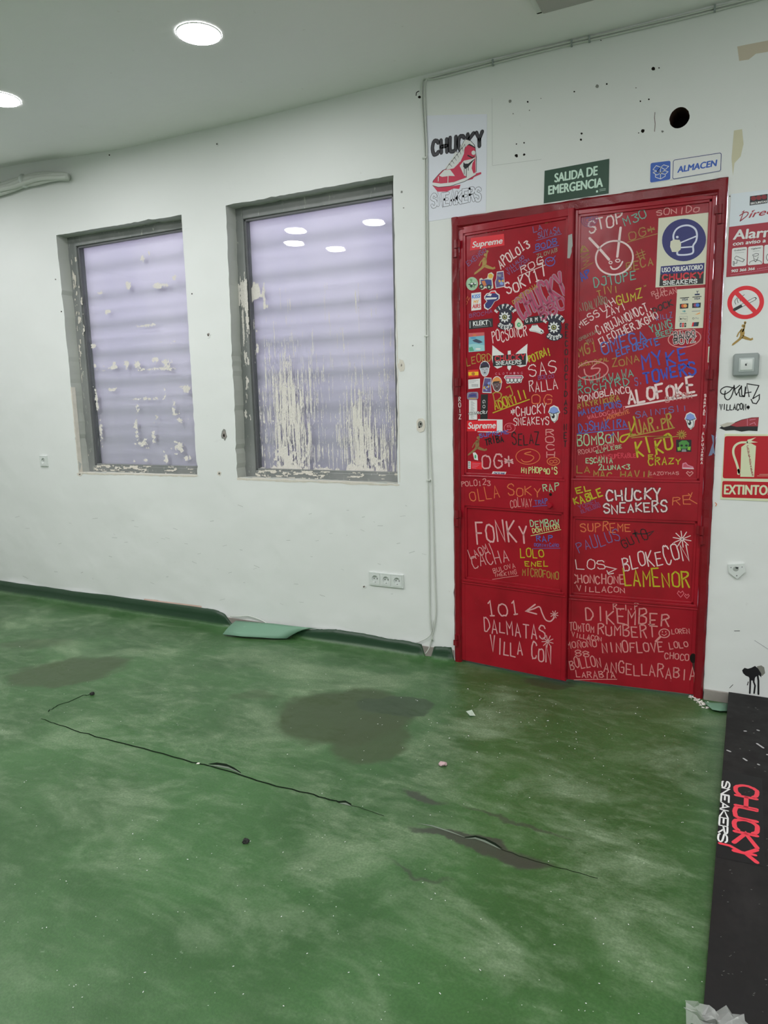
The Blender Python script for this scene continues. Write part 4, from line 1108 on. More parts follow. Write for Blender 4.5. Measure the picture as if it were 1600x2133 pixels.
d = stk(1070, 791); d.slab([(1052, 782), (1088, 781.5), (1091, 786), (1088, 790), (1086, 797), (1056, 799), (1053, 790), (1050, 787)], PWHITE); d.rrect([(1053, 783.5), (1088.5, 783), (1088, 789.5), (1053, 790)], CARD, .0008, .4); d.rrect([(1054, 784.5), (1087, 784), (1087, 788.5), (1054, 789)], PINK_, .0009, .4)
for k in range(4): d.ell(1058.5 + k * 7.8, 792.5, 3.9, 4.6, CARD, .0010); d.ell(1058.5 + k * 7.8, 792, 2.8, 3.6, PWHITE, .0011)
fin(d, 'teeth_sticker', 'pink gum and white teeth sticker under the owl logo')
d = stk(986, 778); d.slab([(975.5, 771), (997, 769.5), (997, 785), (976, 786.5)], C_('flag_red', 196, 40, 30)); d.poly([(975.6, 775), (997, 774), (997, 781.5), (976, 782.5)], C_('flag_yellow', 235, 175, 30), .0008); d.ell(986, 778.5, 3.6, 3.4, C_('crest', 170, 100, 40), .0009); fin(d, 'flag_sticker', 'small red and yellow flag sticker on the left leaf')
def face(cx, cy, rx, ry, skin, hat, brim, label):
    d = stk(cx, cy); sh = [(cx + rx * math.cos(t_) * (1 if math.sin(t_) < 0 else .86), cy + ry * math.sin(t_)) for t_ in [2 * math.pi * i / 26 for i in range(26)]]
    d.slab(sh, PWHITE); d.poly([(cx + (a - cx) * .86, cy + (b - cy) * .90) for a, b in sh], skin, .0008)
    d.poly([(cx - rx * .85, cy - ry * .1), (cx - rx * .8, cy - ry * .55), (cx - rx * .3, cy - ry * .86), (cx + rx * .35, cy - ry * .86), (cx + rx * .8, cy - ry * .5), (cx + rx * .84, cy - ry * .12), (cx, cy - ry * .28)], hat, .0009)
    d.poly([(cx - rx * .9, cy - ry * .06), (cx - rx * .6, cy - ry * .34), (cx + rx * .6, cy - ry * .38), (cx + rx * .4, cy - ry * .2)], brim, .0010)
    for sx in (-.35, .35): d.ell(cx + rx * sx, cy + ry * .08, rx * .17, ry * .06, CARD, .0010); d.ell(cx + rx * sx, cy + ry * .09, rx * .08, ry * .04, PWHITE, .0011)
    d.poly([(cx, cy + ry * .12), (cx + rx * .14, cy + ry * .36), (cx - rx * .14, cy + ry * .36)], GREY_, .0010); d.poly([(cx - rx * .3, cy + ry * .5), (cx, cy + ry * .44), (cx + rx * .3, cy + ry * .5), (cx, cy + ry * .60)], CARD, .0010)
    fin(d, 'face_sticker', label)
face(1010, 768, 11, 16.5, C_('pale_grey_skin', 170, 172, 180), C_('dark_cap', 44, 36, 60), CARD, 'grey face sticker with a dark cap on the left leaf')
face(1035.5, 800, 11, 16.5, C_('dark_skin', 96, 70, 72), C_('orange_cap', 206, 136, 70), C_('cap_band', 40, 36, 36), 'brown face sticker with an orange cap under the owl logo')
d = stk(988, 799); d.slab([(975.5, 791), (1000, 788.5), (1000, 808), (976, 810.5)], PWHITE)
for k in range(11): d.stroke([(983.5 + k * 1.25, 800), (983.5 + k * 1.25, 805.5)], .5 + .4 * (k % 3 == 0), GREY_, .0008)
for k in range(3): d.stroke([(977.5, 793 + 2.2 * k), (996 - 4 * k, 792 + 2.2 * k)], .5, GREY_, .0008)
fin(d, 'price_label', 'white barcode label below the flag sticker', 'label')
d = stk(985, 825); d.rrect([(973, 817), (996.5, 816), (996.5, 832), (973, 832.5)], C_('pale_lilac', 130, 130, 150), .0006, .3); d.poly([(975, 828), (977, 821), (984, 818), (993, 819), (994, 828)], VI, .0008); d.poly([(976, 829), (994, 829), (990, 831), (980, 831)], C_('sand', 180, 150, 80), .0009); d.poly([(978, 823), (990, 821), (992, 825), (980, 826)], N1, .0009); fin(d, 'picture_sticker', 'small purple rounded sticker above the long till receipt label')
d = stk(985, 854); d.slab([(977, 833), (994, 833), (994, 874), (977, 874.5)], PWHITE)
for k in range(17): d.stroke([(981, 836 + k * 2.2), (981 + 4 + 5 * ((k * 7) % 5) / 5, 836 + k * 2.2)], .7, GREY_, .0008)
fin(d, 'price_label', 'tall white receipt label left of the black strip', 'label')
d = stk(1008, 847); d.slab([(1002, 821.5), (1016.5, 821), (1015.5, 873), (1000.5, 873.5)], CARD)
for k, ch in enumerate('GOA'):
    y_ = 833 + k * 10.4; a0 = (1005.5, y_); a1 = (1005.5, y_ + 7)
    vs_, fs_ = font_mesh(ch); A = Vector(d.uv(a0)); U_ = Vector(d.uv(a1)) - A; V_2 = Vector((-U_.y, U_.x)).normalized() * 6.5 * d.ppm(a0); x0_ = min(v[0] for v in vs_); x1_ = max(v[0] for v in vs_)
    d._add([tuple(A + U_ * ((v[0] - x0_) / (x1_ - x0_)) + V_2 * (v[1] / cap_height())) for v in vs_], fs_, PWHITE, .0008)
fin(d, 'label_sticker', 'vertical black strip sticker with three white letters')
d = stk(995, 861); d.type('CAIROLI', (975.5, 864), (1013.5, 861.5), 5.5, CARD, .0013, True, .5, 1.0); d.type('CAIROLI', (975.5, 864), (1013.5, 861.5), 5.5, PWHITE, .0016, True, .5, .2); fin(d, 'lettering_sticker', 'white slanted lettering stuck across the receipt label')
def eyehat(cx, cy, s, label):
    d = stk(cx, cy); q = lambda a, b: (cx + a * s, cy + b * s)
    d.slab([q(a, b) for a, b in ((-12, -3), (-8, -14), (0, -18), (9, -14), (13, -3), (10, 0), (8, 12), (1, 19), (-6, 12), (-9, 0))], PWHITE)
    d.poly([q(a, b) for a, b in ((-10, -3), (-7, -12), (0, -15.5), (7, -12), (11, -4), (0, -1))], SKYB, .0008); d.ell(cx, cy + 6 * s, 7.5 * s, 11 * s, CARD, .0007); d.ell(cx, cy + 6 * s, 6.5 * s, 10 * s, PWHITE, .0009); d.poly([q(a, b) for a, b in ((-10, -3), (0, 0), (11, -4), (9, -7), (-8, -7))], SKYB, .0010); d.stroke([q(-10, -3), q(0, 0), q(11, -4)], 1.2 * s, CARD, .0011)
    d.ell(cx - 1.5 * s, cy + 5 * s, 3.4 * s, 4.6 * s, CARD, .0010); d.ell(cx - 3 * s, cy + 3 * s, 1.4 * s, 1.8 * s, PWHITE, .0011)
    fin(d, 'eye_sticker', label)
eyehat(1154, 862, 1, 'white eye sticker with a blue cap on the left leaf'); eyehat(1438, 876, 1, 'white eye sticker with a blue cap on the right leaf')
d = stk(990, 950); d.slab([(985, 943), (990, 942), (995, 948), (996, 959), (988, 957)], PWHITE); d.ell(990.5, 951, 1.8, 4, C_('emerald', 60, 150, 100), .0008); fin(d, 'torn_sticker', 'torn white half sticker with a green centre under the worn gold figure')
d = stk(989, 969); d.slab([(975, 960.5), (1004, 962.5), (1004.5, 978), (975, 976)], RED_); d.poly([(975, 960.5), (981, 961), (981, 976.5), (975, 976)], PWHITE, .0008)
for k in range(4): d.stroke([(976, 963 + 3.4 * k), (980, 963 + 3.4 * k)], 1.2, CARD, .0010); d.stroke([(984, 965 + 3 * k), (1001 - 3 * k, 966 + 3 * k)], .7, PINK_, .0008)
fin(d, 'price_label', 'red and white label at the bottom left of the left leaf', 'label')
d = stk(1039, 986); d.slab([(1027, 982), (1055, 983), (1052, 990), (1024, 988)], PWHITE); d.type('ZACKUNK', (1028, 987.5), (1052, 988.5), 4, NAVY, .0008, True, .2, .3); fin(d, 'lettering_sticker', 'small white sticker with dark slanted letters above the middle rail of the left leaf')
# right leaf
d = stk(1425, 520); d.slab([(1372, 454.5), (1482.5, 442), (1473, 592), (1365.5, 599)], CREAM, .001)
d.ell(1425, 500, 46, 44, NAVY, .0014, -.3, 40); SW = C_('pale_symbol', 196, 200, 215)
d.stroke([(1404, 503), (1403, 490), (1409, 478), (1421, 471), (1436, 470), (1448, 477), (1452, 489), (1450, 502), (1444, 512), (1442, 528), (1414, 531), (1411, 524)], 3.6, SW, .0017, True)
d.stroke([(1417, 506), (1451, 492)], 3, SW, .0018); d.stroke([(1418, 516), (1443, 514)], 3, SW, .0018); d.ell(1411, 494, 2.8, 2.6, SW, .0018)
d.poly([(1397, 503), (1404, 499), (1416, 500), (1419, 508), (1418, 520), (1412, 525), (1400, 525), (1396, 514)], CREAM, .0019)
d.poly([(1377, 555), (1467.7, 547.5), (1466.6, 566.7), (1375.4, 571.8)], NAVY, .0014); d.type('USO OBLIGATORIO', (1379, 567.5), (1463.5, 561), 9.5, PWHITE, .0017, False, 0, .45)
d.poly([(1375.4, 572), (1466.6, 565), (1465, 591), (1373.6, 596)], CARD, .0015); d.write('CHUCKY', (1379, 583.5), (1464, 578), 10.5, 3.1, C_('crimson', 190, 40, 55), .0018, True, .03, 2); d.write('SNEAKERS', (1381, 593.5), (1452, 589.5), 8, 1.9, PWHITE, .0018, True, .05, 2)
fin(d, 'mask_notice', 'cream notice with a masked head in a blue disc on the right leaf', 'sign')
d = stk(1438, 640); d.slab([(1410.8, 603), (1470, 599), (1464.5, 683), (1406, 685.5)], CREAM, .0008); K2 = C_('dark_blue_print', 40, 50, 84)
def q2(x, y): return (1395 + x / 18.82, 595 + y / 18.82)
d.stroke([q2(415, 490), q2(755, 460)], 1.6, CARD, .0011); d.stroke([q2(905, 455), q2(1240, 425)], 1.6, CARD, .0011)
d.type('VISA', q2(470, 600), q2(710, 580), 4.6, K2, .0011, True, .2, .2); d.type('VISA', q2(955, 560), q2(1190, 540), 4.2, K2, .0011, True, .2, .2)
d.poly([q2(985, 325), q2(1180, 310), q2(1180, 370), q2(985, 385)], K2, .0011); d.stroke([q2(1060, 210), q2(1090, 260), q2(1125, 205)], 1.2, K2, .0011); d.stroke([q2(1090, 250), q2(1090, 310)], 1, K2, .0011)
for (x0_, x1_, y0_, y1_, ca, cb) in ((400, 740, 720, 910, C_('card_red', 196, 80, 40), C_('card_orange', 215, 150, 80)), (885, 1225, 690, 880, C_('card_plum', 140, 60, 90), C_('card_blue', 60, 110, 190))):
    d.poly([q2(x0_, y0_), q2(x1_, y0_ - 25), q2(x1_ - 12, y1_ - 20), q2(x0_, y1_)], CARD, .0011); d.ell(*q2((x0_ * .62 + x1_ * .38), (y0_ + y1_) / 2 - 18), 3.9, 3.7, ca, .0013); d.ell(*q2((x0_ * .38 + x1_ * .62), (y0_ + y1_) / 2 - 22), 3.9, 3.7, cb, .0014)
d.ell(*q2(530, 1005), 1.6, 1.6, C_('aqua_print', 120, 170, 165), .0011); d.ell(*q2(590, 1005), 1.9, 2.2, C_('teal_print', 90, 140, 140), .0012); d.stroke([q2(430, 1105), q2(670, 1095)], .8, GREY_, .0011); d.stroke([q2(880, 1010), q2(1190, 990)], 1.3, GREY_, .0011); d.poly([q2(985, 1140), q2(1200, 1040), q2(1190, 1100), q2(1100, 1130)], C_('card_orange', 215, 150, 80), .0011)
d.stroke([q2(385, 1215), q2(700, 1200), q2(690, 1395), q2(375, 1405), q2(385, 1215)], .5, GREY_, .0011); d.ell(*q2(440, 1305), 1.6, 1.9, CARD, .0012); d.type('Pay', q2(500, 1335), q2(660, 1325), 3.6, CARD, .0011, True); d.ring(*q2(930, 1285), 1.8, 1.8, .7, CARD, .0011); d.type('Pay', q2(1010, 1310), q2(1150, 1300), 3.6, GREY_, .0011, True)
for k, m__ in enumerate((K2, RED_, G3)): d.rrect([q2(400 + 90 * k, 1460), q2(475 + 90 * k, 1455), q2(465 + 90 * k, 1625), q2(395 + 90 * k, 1630)], m__, .0011, .2)
for k, ch in enumerate('JCB'): d.type(ch, q2(418 + 90 * k, 1560), q2(455 + 90 * k, 1558), 2.6, PWHITE, .0013)
d.poly([q2(900, 1440), q2(1155, 1425), q2(1120, 1590), q2(860, 1605)], RED_, .0011); d.poly([q2(960, 1438), q2(1155, 1425), q2(1120, 1590), q2(925, 1600)], K2, .0012); d.poly([q2(1060, 1432), q2(1155, 1425), q2(1120, 1590), q2(1030, 1596)], G3, .0013)
fin(d, 'payment_sticker', 'cream sheet of card payment marks below the mask notice', 'sticker')
d = stk(1424, 928); d.slab([(1408.5, 916), (1440.5, 916), (1440, 941), (1409, 941.5)], CARD); d.poly([(1414, 922), (1421, 917.5), (1430, 917.5), (1436, 923), (1434, 931), (1429, 935), (1420, 935), (1415, 930)], C_('alien_green', 70, 130, 60), .0008); d.ell(1420, 928, 2.8, 2.2, CARD, .0009); d.ell(1430, 928, 2.8, 2.2, CARD, .0009); d.poly([(1411, 932), (1417, 930), (1419, 938), (1412, 939)], C_('lime2', 120, 170, 60), .0009); d.poly([(1433, 931), (1439, 930), (1438, 938), (1432, 937)], C_('lime2', 120, 170, 60), .0009); d.poly([(1421, 936), (1429, 936), (1430, 941), (1420, 941)], GREY_, .0009)
fin(d, 'picture_sticker', 'black sticker with a green head on the right leaf')
d = stk(1433, 970); d.slab([(1421, 975), (1422, 965), (1429, 963), (1433, 968), (1444, 972), (1446, 977)], PINK_); d.poly([(1423, 973), (1424, 966.5), (1428.5, 965), (1432, 969.5), (1442, 973)], C_('shoe_red', 180, 70, 86), .0008); d.stroke([(1422, 975.5), (1445, 976.5)], 1.4, PWHITE, .0009); fin(d, 'shoe_sticker', 'small pink shoe sticker at the bottom of the right leaf')
d = stk(1477, 738); d.slab([(1475.5, 722), (1480.5, 722), (1479, 755), (1474, 755)], CREAM); d.stroke([(1478, 725), (1476.8, 752)], 1, GREY_, .0008); fin(d, 'strip_label', 'thin cream label strip on the right edge of the right leaf', 'label')

# ------------------------------------------------------------------ signs and prints on the wall
GS = C_('sign_green', 24, 62, 44); GT = C_('glow_white', 186, 212, 196)
d = Decal(WALL); d.slab([(1135, 356), (1269.5, 331), (1268, 403), (1133, 423.5)], GS, .0025)
d.type('SALIDA DE', (1156, 380), (1244.5, 364.5), 18, GT, .0028, False, 0, .9); d.type('EMERGENCIA', (1143, 405.5), (1255.5, 389), 18, GT, .0028, False, 0, .9)
d.poly([(1242, 397), (1246, 396.5), (1246, 401), (1242, 401.5)], GT, .0028); d.stroke([(1249, 395), (1262, 393)], .7, GT, .0028); d.stroke([(1249, 398), (1262, 396)], .7, GT, .0028)
fin(d, 'exit_sign', 'dark green emergency exit sign above the red door', 'sign')
BL = C_('sign_blue', 42, 84, 168)
d = Decal(WALL); d.slab([(1353, 336), (1503, 316), (1503.5, 357), (1352.5, 382.5)], PWHITE, .002)
d.rrect([(1355.5, 340), (1397, 335), (1396.5, 374), (1354.5, 381)], BL, .0023, .1)
Q = lambda x, y: (1100 + x / 3.2, 300 + y / 3.2)
for L_ in ([(833, 172), (855, 145), (885, 156), (862, 182), (833, 172)], [(885, 156), (905, 140), (938, 150), (915, 172), (885, 156)], [(862, 182), (885, 195), (915, 172)], [(833, 190), (862, 182), (884, 196), (912, 178), (934, 186), (915, 203), (884, 196), (858, 208), (833, 190)], [(850, 208), (850, 222), (884, 234), (915, 216), (915, 202)], [(884, 160), (884, 232)], [(862, 182), (885, 156)]):
    d.stroke([Q(*p) for p in L_], 1.3, PWHITE, .0026)
d.stroke([(1403, 336), (1406, 333.5), (1500, 319), (1502.5, 321), (1501.5, 354), (1499, 356.5), (1404, 373), (1401.5, 371), (1403, 336)], 1.3, C_('outline_blue', 40, 56, 110), .0023)
d.type('ALMACEN', (1411.5, 360), (1492, 346), 12.5, BL, .0023, False, .1, .8); fin(d, 'storeroom_sign', 'white and blue storeroom sign with an open box symbol above the right leaf', 'sign')
# alarm sign, cut by the picture's edge
MR_ = C_('maroon', 150, 32, 48)
def qa(x, y): return (1505 + x / 10.66, 390 + y / 10.66)
d = Decal(WALL); d.slab([qa(190, 155), (1668, 386), (1660, 562), qa(85, 1995)], MR_, .0025); d.poly([qa(190, 155), (1668, 386), (1665, 455), qa(150, 885)], C_('cool_white', 200, 208, 214), .0028)
d.poly([qa(612, 205), qa(1005, 152), qa(1000, 355), qa(605, 410)], CARD, .0031)
for k in range(3): d.ell(*qa(690 + 118 * k, 252 - 15 * k), 5.6, 4.6, C_('signal_red', 120, 24, 34), .0033)
d.type('SECURITAS', qa(625, 388), qa(985, 338), 4, PWHITE, .0033, False, 0, .3)
d.stroke([qa(440, 560), qa(480, 530), qa(420, 690), qa(395, 755)], 2, MR_, .0031); d.stroke([qa(385, 635), qa(500, 560), qa(570, 570), qa(540, 640), qa(395, 755)], 2, MR_, .0031, True); d.type('irect', qa(580, 685), (1620, 443), 13, MR_, .0031, False, .5, .4); d.stroke([qa(665, 530), qa(715, 515)], 1.6, MR_, .0031)
d.type('Alarma', qa(240, 1165), (1632, 491), 19.5, PWHITE, .0031, False, .08, 1.0); d.type('con aviso a Policía', qa(232, 1300), (1640, 500), 8, PWHITE, .0031, False, .12, .45)
for k in range(3):
    x0_ = 215 + k * 358; y0_ = -k * 36
    d.rrect([qa(x0_, 1360 + y0_), qa(x0_ + 335, 1325 + y0_), qa(x0_ + 320, 1745 + y0_), qa(x0_ - 15, 1775 + y0_)], PWHITE, .0031, .12)
DK = C_('line_black', 40, 44, 44)
for L_ in ([(275, 1565), (310, 1530), (490, 1610), (450, 1660), (275, 1600), (275, 1565)], [(240, 1650), (240, 1735), (262, 1735), (262, 1650), (240, 1650)], [(262, 1690), (320, 1690), (330, 1630)], [(450, 1660), (470, 1640), (490, 1610)]): d.stroke([qa(*p) for p in L_], .9, DK, .0034)
for L_ in ([(672, 1505), (740, 1475), (800, 1480), (800, 1510), (740, 1535), (680, 1525), (672, 1505)], [(690, 1540), (700, 1600), (770, 1610), (795, 1550)], [(600, 1700), (610, 1660), (690, 1625), (740, 1650), (780, 1620), (860, 1650), (862, 1690)], [(700, 1620), (735, 1660), (770, 1615)]): d.stroke([qa(*p) for p in L_], .9, DK, .0034)
d.ring(*qa(1035, 1560), 5.5, 7.5, 1, DK, .0034)
d.type('Grabación', qa(260, 1425), qa(510, 1395), 2.8, DK, .0034, False, 0, .1); d.type('Vigilante', qa(635, 1390), qa(850, 1360), 2.8, DK, .0034, False, 0, .1); d.stroke([qa(280, 1462), qa(480, 1445)], .6, GREY_, .0034); d.stroke([qa(680, 1425), qa(820, 1410)], .6, GREY_, .0034)
d.type('902 366 366', qa(195, 1895), qa(715, 1835), 5.4, PWHITE, .0031, False, .1, .35); d.type('securitasdirect.es', qa(765, 1830), (1648, 550), 3, PINK_, .0031); d.stroke([qa(185, 1950), (1655, 553)], .6, PINK_, .0031)
fin(d, 'alarm_sign', 'white and maroon alarm warning plate right of the red door', 'sign')
d = Decal(WALL); d.ell(1553.5, 630, 38.5, 34.5, RED_, .0010, -.25, 44); d.ell(1553.5, 630, 29, 26, PWHITE, .0013, -.25, 44); d.slab([(1550, 630), (1552, 630), (1552, 631), (1550, 631)], RED_, .0010)
d.stroke([(1530, 645), (1545, 637), (1573, 622)], 6.5, DK, .0016); d.stroke([(1545, 637), (1572, 622.5)], 4.6, PWHITE, .0018); d.poly([(1531, 642), (1545, 635), (1547, 639), (1533, 646)], CARD, .0020)
for k in range(4): d.stroke([(1533 + 5 * k, 634 - 3 * k), (1531 + 5 * k, 627 - 3 * k), (1536 + 5 * k, 620 - 2 * k)], 1, DK, .0016, True)
d.stroke([(1533, 609), (1574, 650)], 8.5, RED_, .0023); fin(d, 'no_smoking_sign', 'round red no-smoking sign below the alarm plate', 'sign')
d = Decal(WALL); jump(d, 1545, 699, 1.05, GOLD, .0008); fin(d, 'silhouette_sticker', 'gold leaping figure stuck on the white wall below the no-smoking sign')
d = Decal(WALL)
d.poly([(1497, 893), (1506, 886), (1517, 884), (1530, 880), (1545, 874), (1566, 869.5), (1581, 869), (1579, 889), (1578, 898), (1560, 897), (1545, 899), (1530, 896), (1512, 897), (1499, 892)], CARD, .0008)
d.poly([(1520, 886), (1545, 875), (1566, 870), (1581, 869.5), (1579, 888), (1555, 888), (1535, 889)], C_('dull_red', 150, 50, 60), .0010); d.poly([(1499, 886), (1515, 880), (1532, 880), (1520, 887), (1508, 890)], C_('peeled_paper', 176, 172, 160), .0012)
d.stroke([(1562, 875), (1574, 873)], 1, PINK_, .0012); d.stroke([(1562, 884), (1572, 880), (1574, 885)], 1, PINK_, .0012); d.stroke([(1557, 872), (1557, 887)], .8, PINK_, .0012)
fin(d, 'torn_sticker', 'half peeled red and black sticker above the extinguisher sign')
PHC = C_('glow_cream', 196, 200, 168)
def qe(x, y): return (1470 + x / 4.638, 780 + y / 4.638)
d = Decal(WALL); d.slab([qe(185, 572), (1660, 905), (1660, 1047), qe(140, 1205)], PHC, .0025)
d.rrect([qe(185, 595), (1652, 908), (1651, 998), qe(165, 1003)], C_('fire_red', 168, 12, 28), .0028, .06); d.rrect([qe(163, 1028), (1650, 1005), (1650, 1040), qe(157, 1187)], C_('fire_red', 168, 12, 28), .0028, .1)
d.poly([qe(*p) for p in ((345, 700), (395, 665), (440, 665), (487, 690), (468, 990), (335, 988))], PHC, .0031)
d.stroke([qe(*p) for p in ((400, 655), (330, 660), (280, 695), (268, 760), (300, 860), (325, 950))], 4.4, PHC, .0031, True); d.stroke([qe(320, 920), qe(318, 960)], 5, PHC, .0031)
d.poly([qe(*p) for p in ((395, 665), (405, 630), (488, 608), (440, 640), (505, 655), (440, 660))], PHC, .0031)
for k, ch in enumerate('CHUCKYSNEAKERS'): d.write(ch, qe(398 + k * 3.6, 705 + k * 21), qe(416 + k * 3.6, 705 + k * 21), 3.6, .9, C_('dull_red', 150, 50, 60), .0034, False, .1)
d.type('EXTINTOR', qe(180, 1155), (1612, 1031), 19.5, PHC, .0031, False, 0, .9); d.stroke([qe(500, 980), (1600, 991)], .6, PHC, .0031); d.stroke([qe(520, 965), (1600, 988)], .6, PHC, .0031)
fin(d, 'extinguisher_sign', 'red and cream fire extinguisher sign right of the door', 'sign')
# paper poster
d = Decal(WALL); d.slab([(889.5, 241), (950, 239), (1014.5, 238), (1014, 340), (1012.5, 442), (960, 451), (893, 461.5), (891, 350)], M_PAPER, .0015)
def qs(x, y): return (860 + x / 5.615, 180 + y / 5.615)
def ps(L, m_, lay): d.poly([qs(*p) for p in L], m_, lay)
PR = C_('poster_red', 186, 44, 74); PB = C_('poster_black', 44, 42, 48)
d.write('CHUCKY', (900, 323), (1006, 303), 28, 8.8, PB, .0018, True, .04, 3, m2=C_('poster_grey', 80, 80, 86), w2=.7)
ps([(240, 1105), (300, 1035), (350, 985), (420, 960), (480, 930), (560, 880), (600, 790), (610, 700), (640, 680), (735, 720), (742, 830), (738, 1005), (620, 1070), (480, 1120), (330, 1140), (235, 1130)], PR, .0022)
ps([(545, 780), (560, 700), (600, 640), (620, 620), (680, 640), (720, 690), (730, 715), (650, 680), (610, 720), (590, 800), (540, 900), (480, 960), (400, 975), (380, 950), (470, 830), (500, 760)], PWHITE, .0024)
ps([(310, 1045), (370, 980), (440, 975), (495, 1050), (430, 1048), (345, 1060)], PWHITE, .0024)
ps([(550, 930), (600, 870), (690, 850), (738, 830), (700, 900), (690, 960), (715, 1030), (640, 1065), (600, 1040)], PWHITE, .0024); ps([(735, 760), (745, 1000), (738, 1010), (732, 830)], PWHITE, .0025)
ps([(232, 1125), (330, 1138), (480, 1122), (620, 1070), (737, 1008), (740, 1035), (610, 1110), (440, 1165), (300, 1178), (232, 1160)], PWHITE, .0026)
ps([(232, 1160), (300, 1180), (440, 1170), (560, 1150), (545, 1200), (480, 1195), (400, 1232), (290, 1232), (262, 1195)], PR, .0023); ps([(560, 1150), (640, 1100), (740, 1020), (800, 1003), (803, 1025), (720, 1060), (700, 1085), (640, 1100)], PR, .0023)
ps([(595, 885), (612, 905), (650, 905), (738, 838), (650, 945), (615, 968), (592, 940)], M_BLACK, .0028); ps([(640, 690), (665, 672), (735, 712), (730, 724), (668, 690)], M_BLACK, .0028); ps([(645, 800), (700, 830), (735, 810), (700, 845), (640, 815)], M_BLACK, .0027); d.ell(*qs(712, 778), 4.2, 4.6, PWHITE, .0027)
for L_ in ([(603, 960), (603, 1030)], [(628, 950), (628, 1065)], [(650, 930), (652, 985)]): d.stroke([qs(*p) for p in L_], 1.3, M_BLACK, .0028)
for L_ in ([(302, 1060), (300, 1110)], [(415, 1050), (412, 1135)]): d.stroke([qs(*p) for p in L_], 1.6, PWHITE, .0027)
for k in range(7): d.stroke([qs(395 + k * 30, 960 - k * 38), qs(430 + k * 30, 905 - k * 38), qs(460 + k * 26, 940 - k * 36)], .8, PB, .0028)
for L_ in ([(232, 1160), (300, 1180), (440, 1168), (610, 1112), (740, 1035)], [(235, 1125), (240, 1105), (300, 1035), (350, 985), (400, 960)], [(600, 640), (622, 620), (680, 640), (725, 690), (745, 830), (745, 1000)], [(500, 770), (545, 770), (600, 640)]): d.stroke([qs(*p) for p in L_], .9, PB, .0028)
d.write('SNEAKERS', (899, 431), (1001, 417), 25, 6.6, PB, .0018, True, .03, 7, m2=M_PAPER, w2=5.0)
fin(d, 'sneaker_poster', 'white paper poster with a dripping red high-top sneaker, left of the door', 'poster')

# ------------------------------------------------------------------ marks on the wall itself
d = Decal(WALL); K_ = ink('K')
d.stroke([qe(*p) for p in ((265, 130), (200, 118), (150, 145), (150, 180), (185, 190), (230, 165), (275, 120), (250, 210), (215, 245), (185, 220), (190, 160))], 2.2, M_BLACK, .0006, True)
for L_ in ([(275, 105), (285, 175), (300, 200)], [(285, 140), (330, 105)], [(295, 200), (350, 110), (320, 150), (330, 210), (370, 215)], [(345, 110), (350, 200), (375, 210), (385, 120)], [(375, 215), (400, 95), (420, 215)], [(385, 180), (440, 170)], [(400, 90), (515, 108)], [(515, 108), (455, 235)], [(455, 235), (520, 195), (518, 240), (490, 283), (455, 275), (440, 240)]): d.stroke([qe(*p) for p in L_], 2.1, M_BLACK, .0006)
d.build('marker_tag', wall_back, 'black looping tag right of the door')
d = Decal(WALL); d.write('VILLACON*', (1499, 854), (1561, 853), 12, 2, M_BLACK, .0006, True, .1); d.build('marker_tag', wall_back, 'small black tag right of the door')
def hole(px, py, r_, m_=M_DARK, nm='drill_hole', lay=.0005):
    d = Decal(WALL); rg = random.Random(int(px * 7 + py)); n = 9
    d.poly([(px + r_ * rg.uniform(.75, 1.2) * math.cos(6.283 * i / n), py + r_ * rg.uniform(.75, 1.2) * math.sin(6.283 * i / n)) for i in range(n)], m_, lay)
    return d.build(nm, wall_back)
M_DOT = mat('filled_dent', col(120, 122, 116), .8)
for (x, y, r_) in ((1361, 143, 4), (1373, 141.6, 1.6), (1264, 175, 1.8), (1196.5, 191, 1.8), (1252, 84, 1.2), (1099.5, 212, 2), (1127, 205, 1), (1211.5, 278, 2.2), (1210.5, 291, 2.2), (1076, 324, 3.6), (1092, 322, 2.6), (1076, 300, 1.4), (1092, 297.5, 1.7),
                   (1339.5, 273, 3.8), (1330.5, 277, 1.3), (1334, 211, 1.8), (1352, 207, 1.8), (1548, 625 - 600 + 1e9, 1) if False else (1325, 183, 1.2), (400, 612, 1.4), (128, 649, 1.4), (228, 323, 1.6), (1520.5, 409, 1.4), (874, 202, 3)): hole(x, y, r_)
for (x, y, r_) in ((1244, 179.5, 3.6), (1063, 211, 3.6), (1380, 274, 2.6), (1069, 237, 1.4), (1103, 230, 1.4), (837, 400, 2.4), (841, 433, 1.4), (116, 582, 1.6), (860, 720, 1.6)): hole(x, y, r_, M_DOT, 'filled_dent')
def chip(px, py, rx, ry, seed, m_=M_PLAST, inner=None):
    """broken spot in the plaster: crumbly raised rim, dark bottom"""
    rg = random.Random(seed); d = Decal(WALL); n = 14
    o = [(px + rx * rg.uniform(.7, 1.25) * math.cos(6.283 * i / n), py + ry * rg.uniform(.7, 1.25) * math.sin(6.283 * i / n)) for i in range(n)]
    d.slab(o, m_, .0015)
    k_ = inner or .5
    d.poly([(px + (a - px) * k_ + rx * .1, py + (b - py) * k_) for a, b in o], M_DOT if rx < 5 else M_STONE, .0018); d.poly([(px + (a - px) * k_ * .45, py + (b - py) * k_ * .45 + ry * .15) for a, b in o], M_DARK, .0020)
    return d.build('plaster_chip', wall_back)
chip(467, 905, 6, 12, 1, M_DOT, .7); chip(434, 697, 5, 8, 2, M_WALL); chip(457, 986, 4, 5, 3); chip(166, 988, 6, 4, 4, M_PLAST, .4); chip(836, 760, 7, 14, 5, M_PLAST, .2); chip(452, 300, 4, 5, 7, M_WALL); chip(758, 1222, 6, 4, 8, M_WALL)
d = Decal(WALL)
d.stroke([(867, 199), (868, 193), (873, 190)], 2, M_DARK, .0008, True); d.build('hook_mark', wall_back)
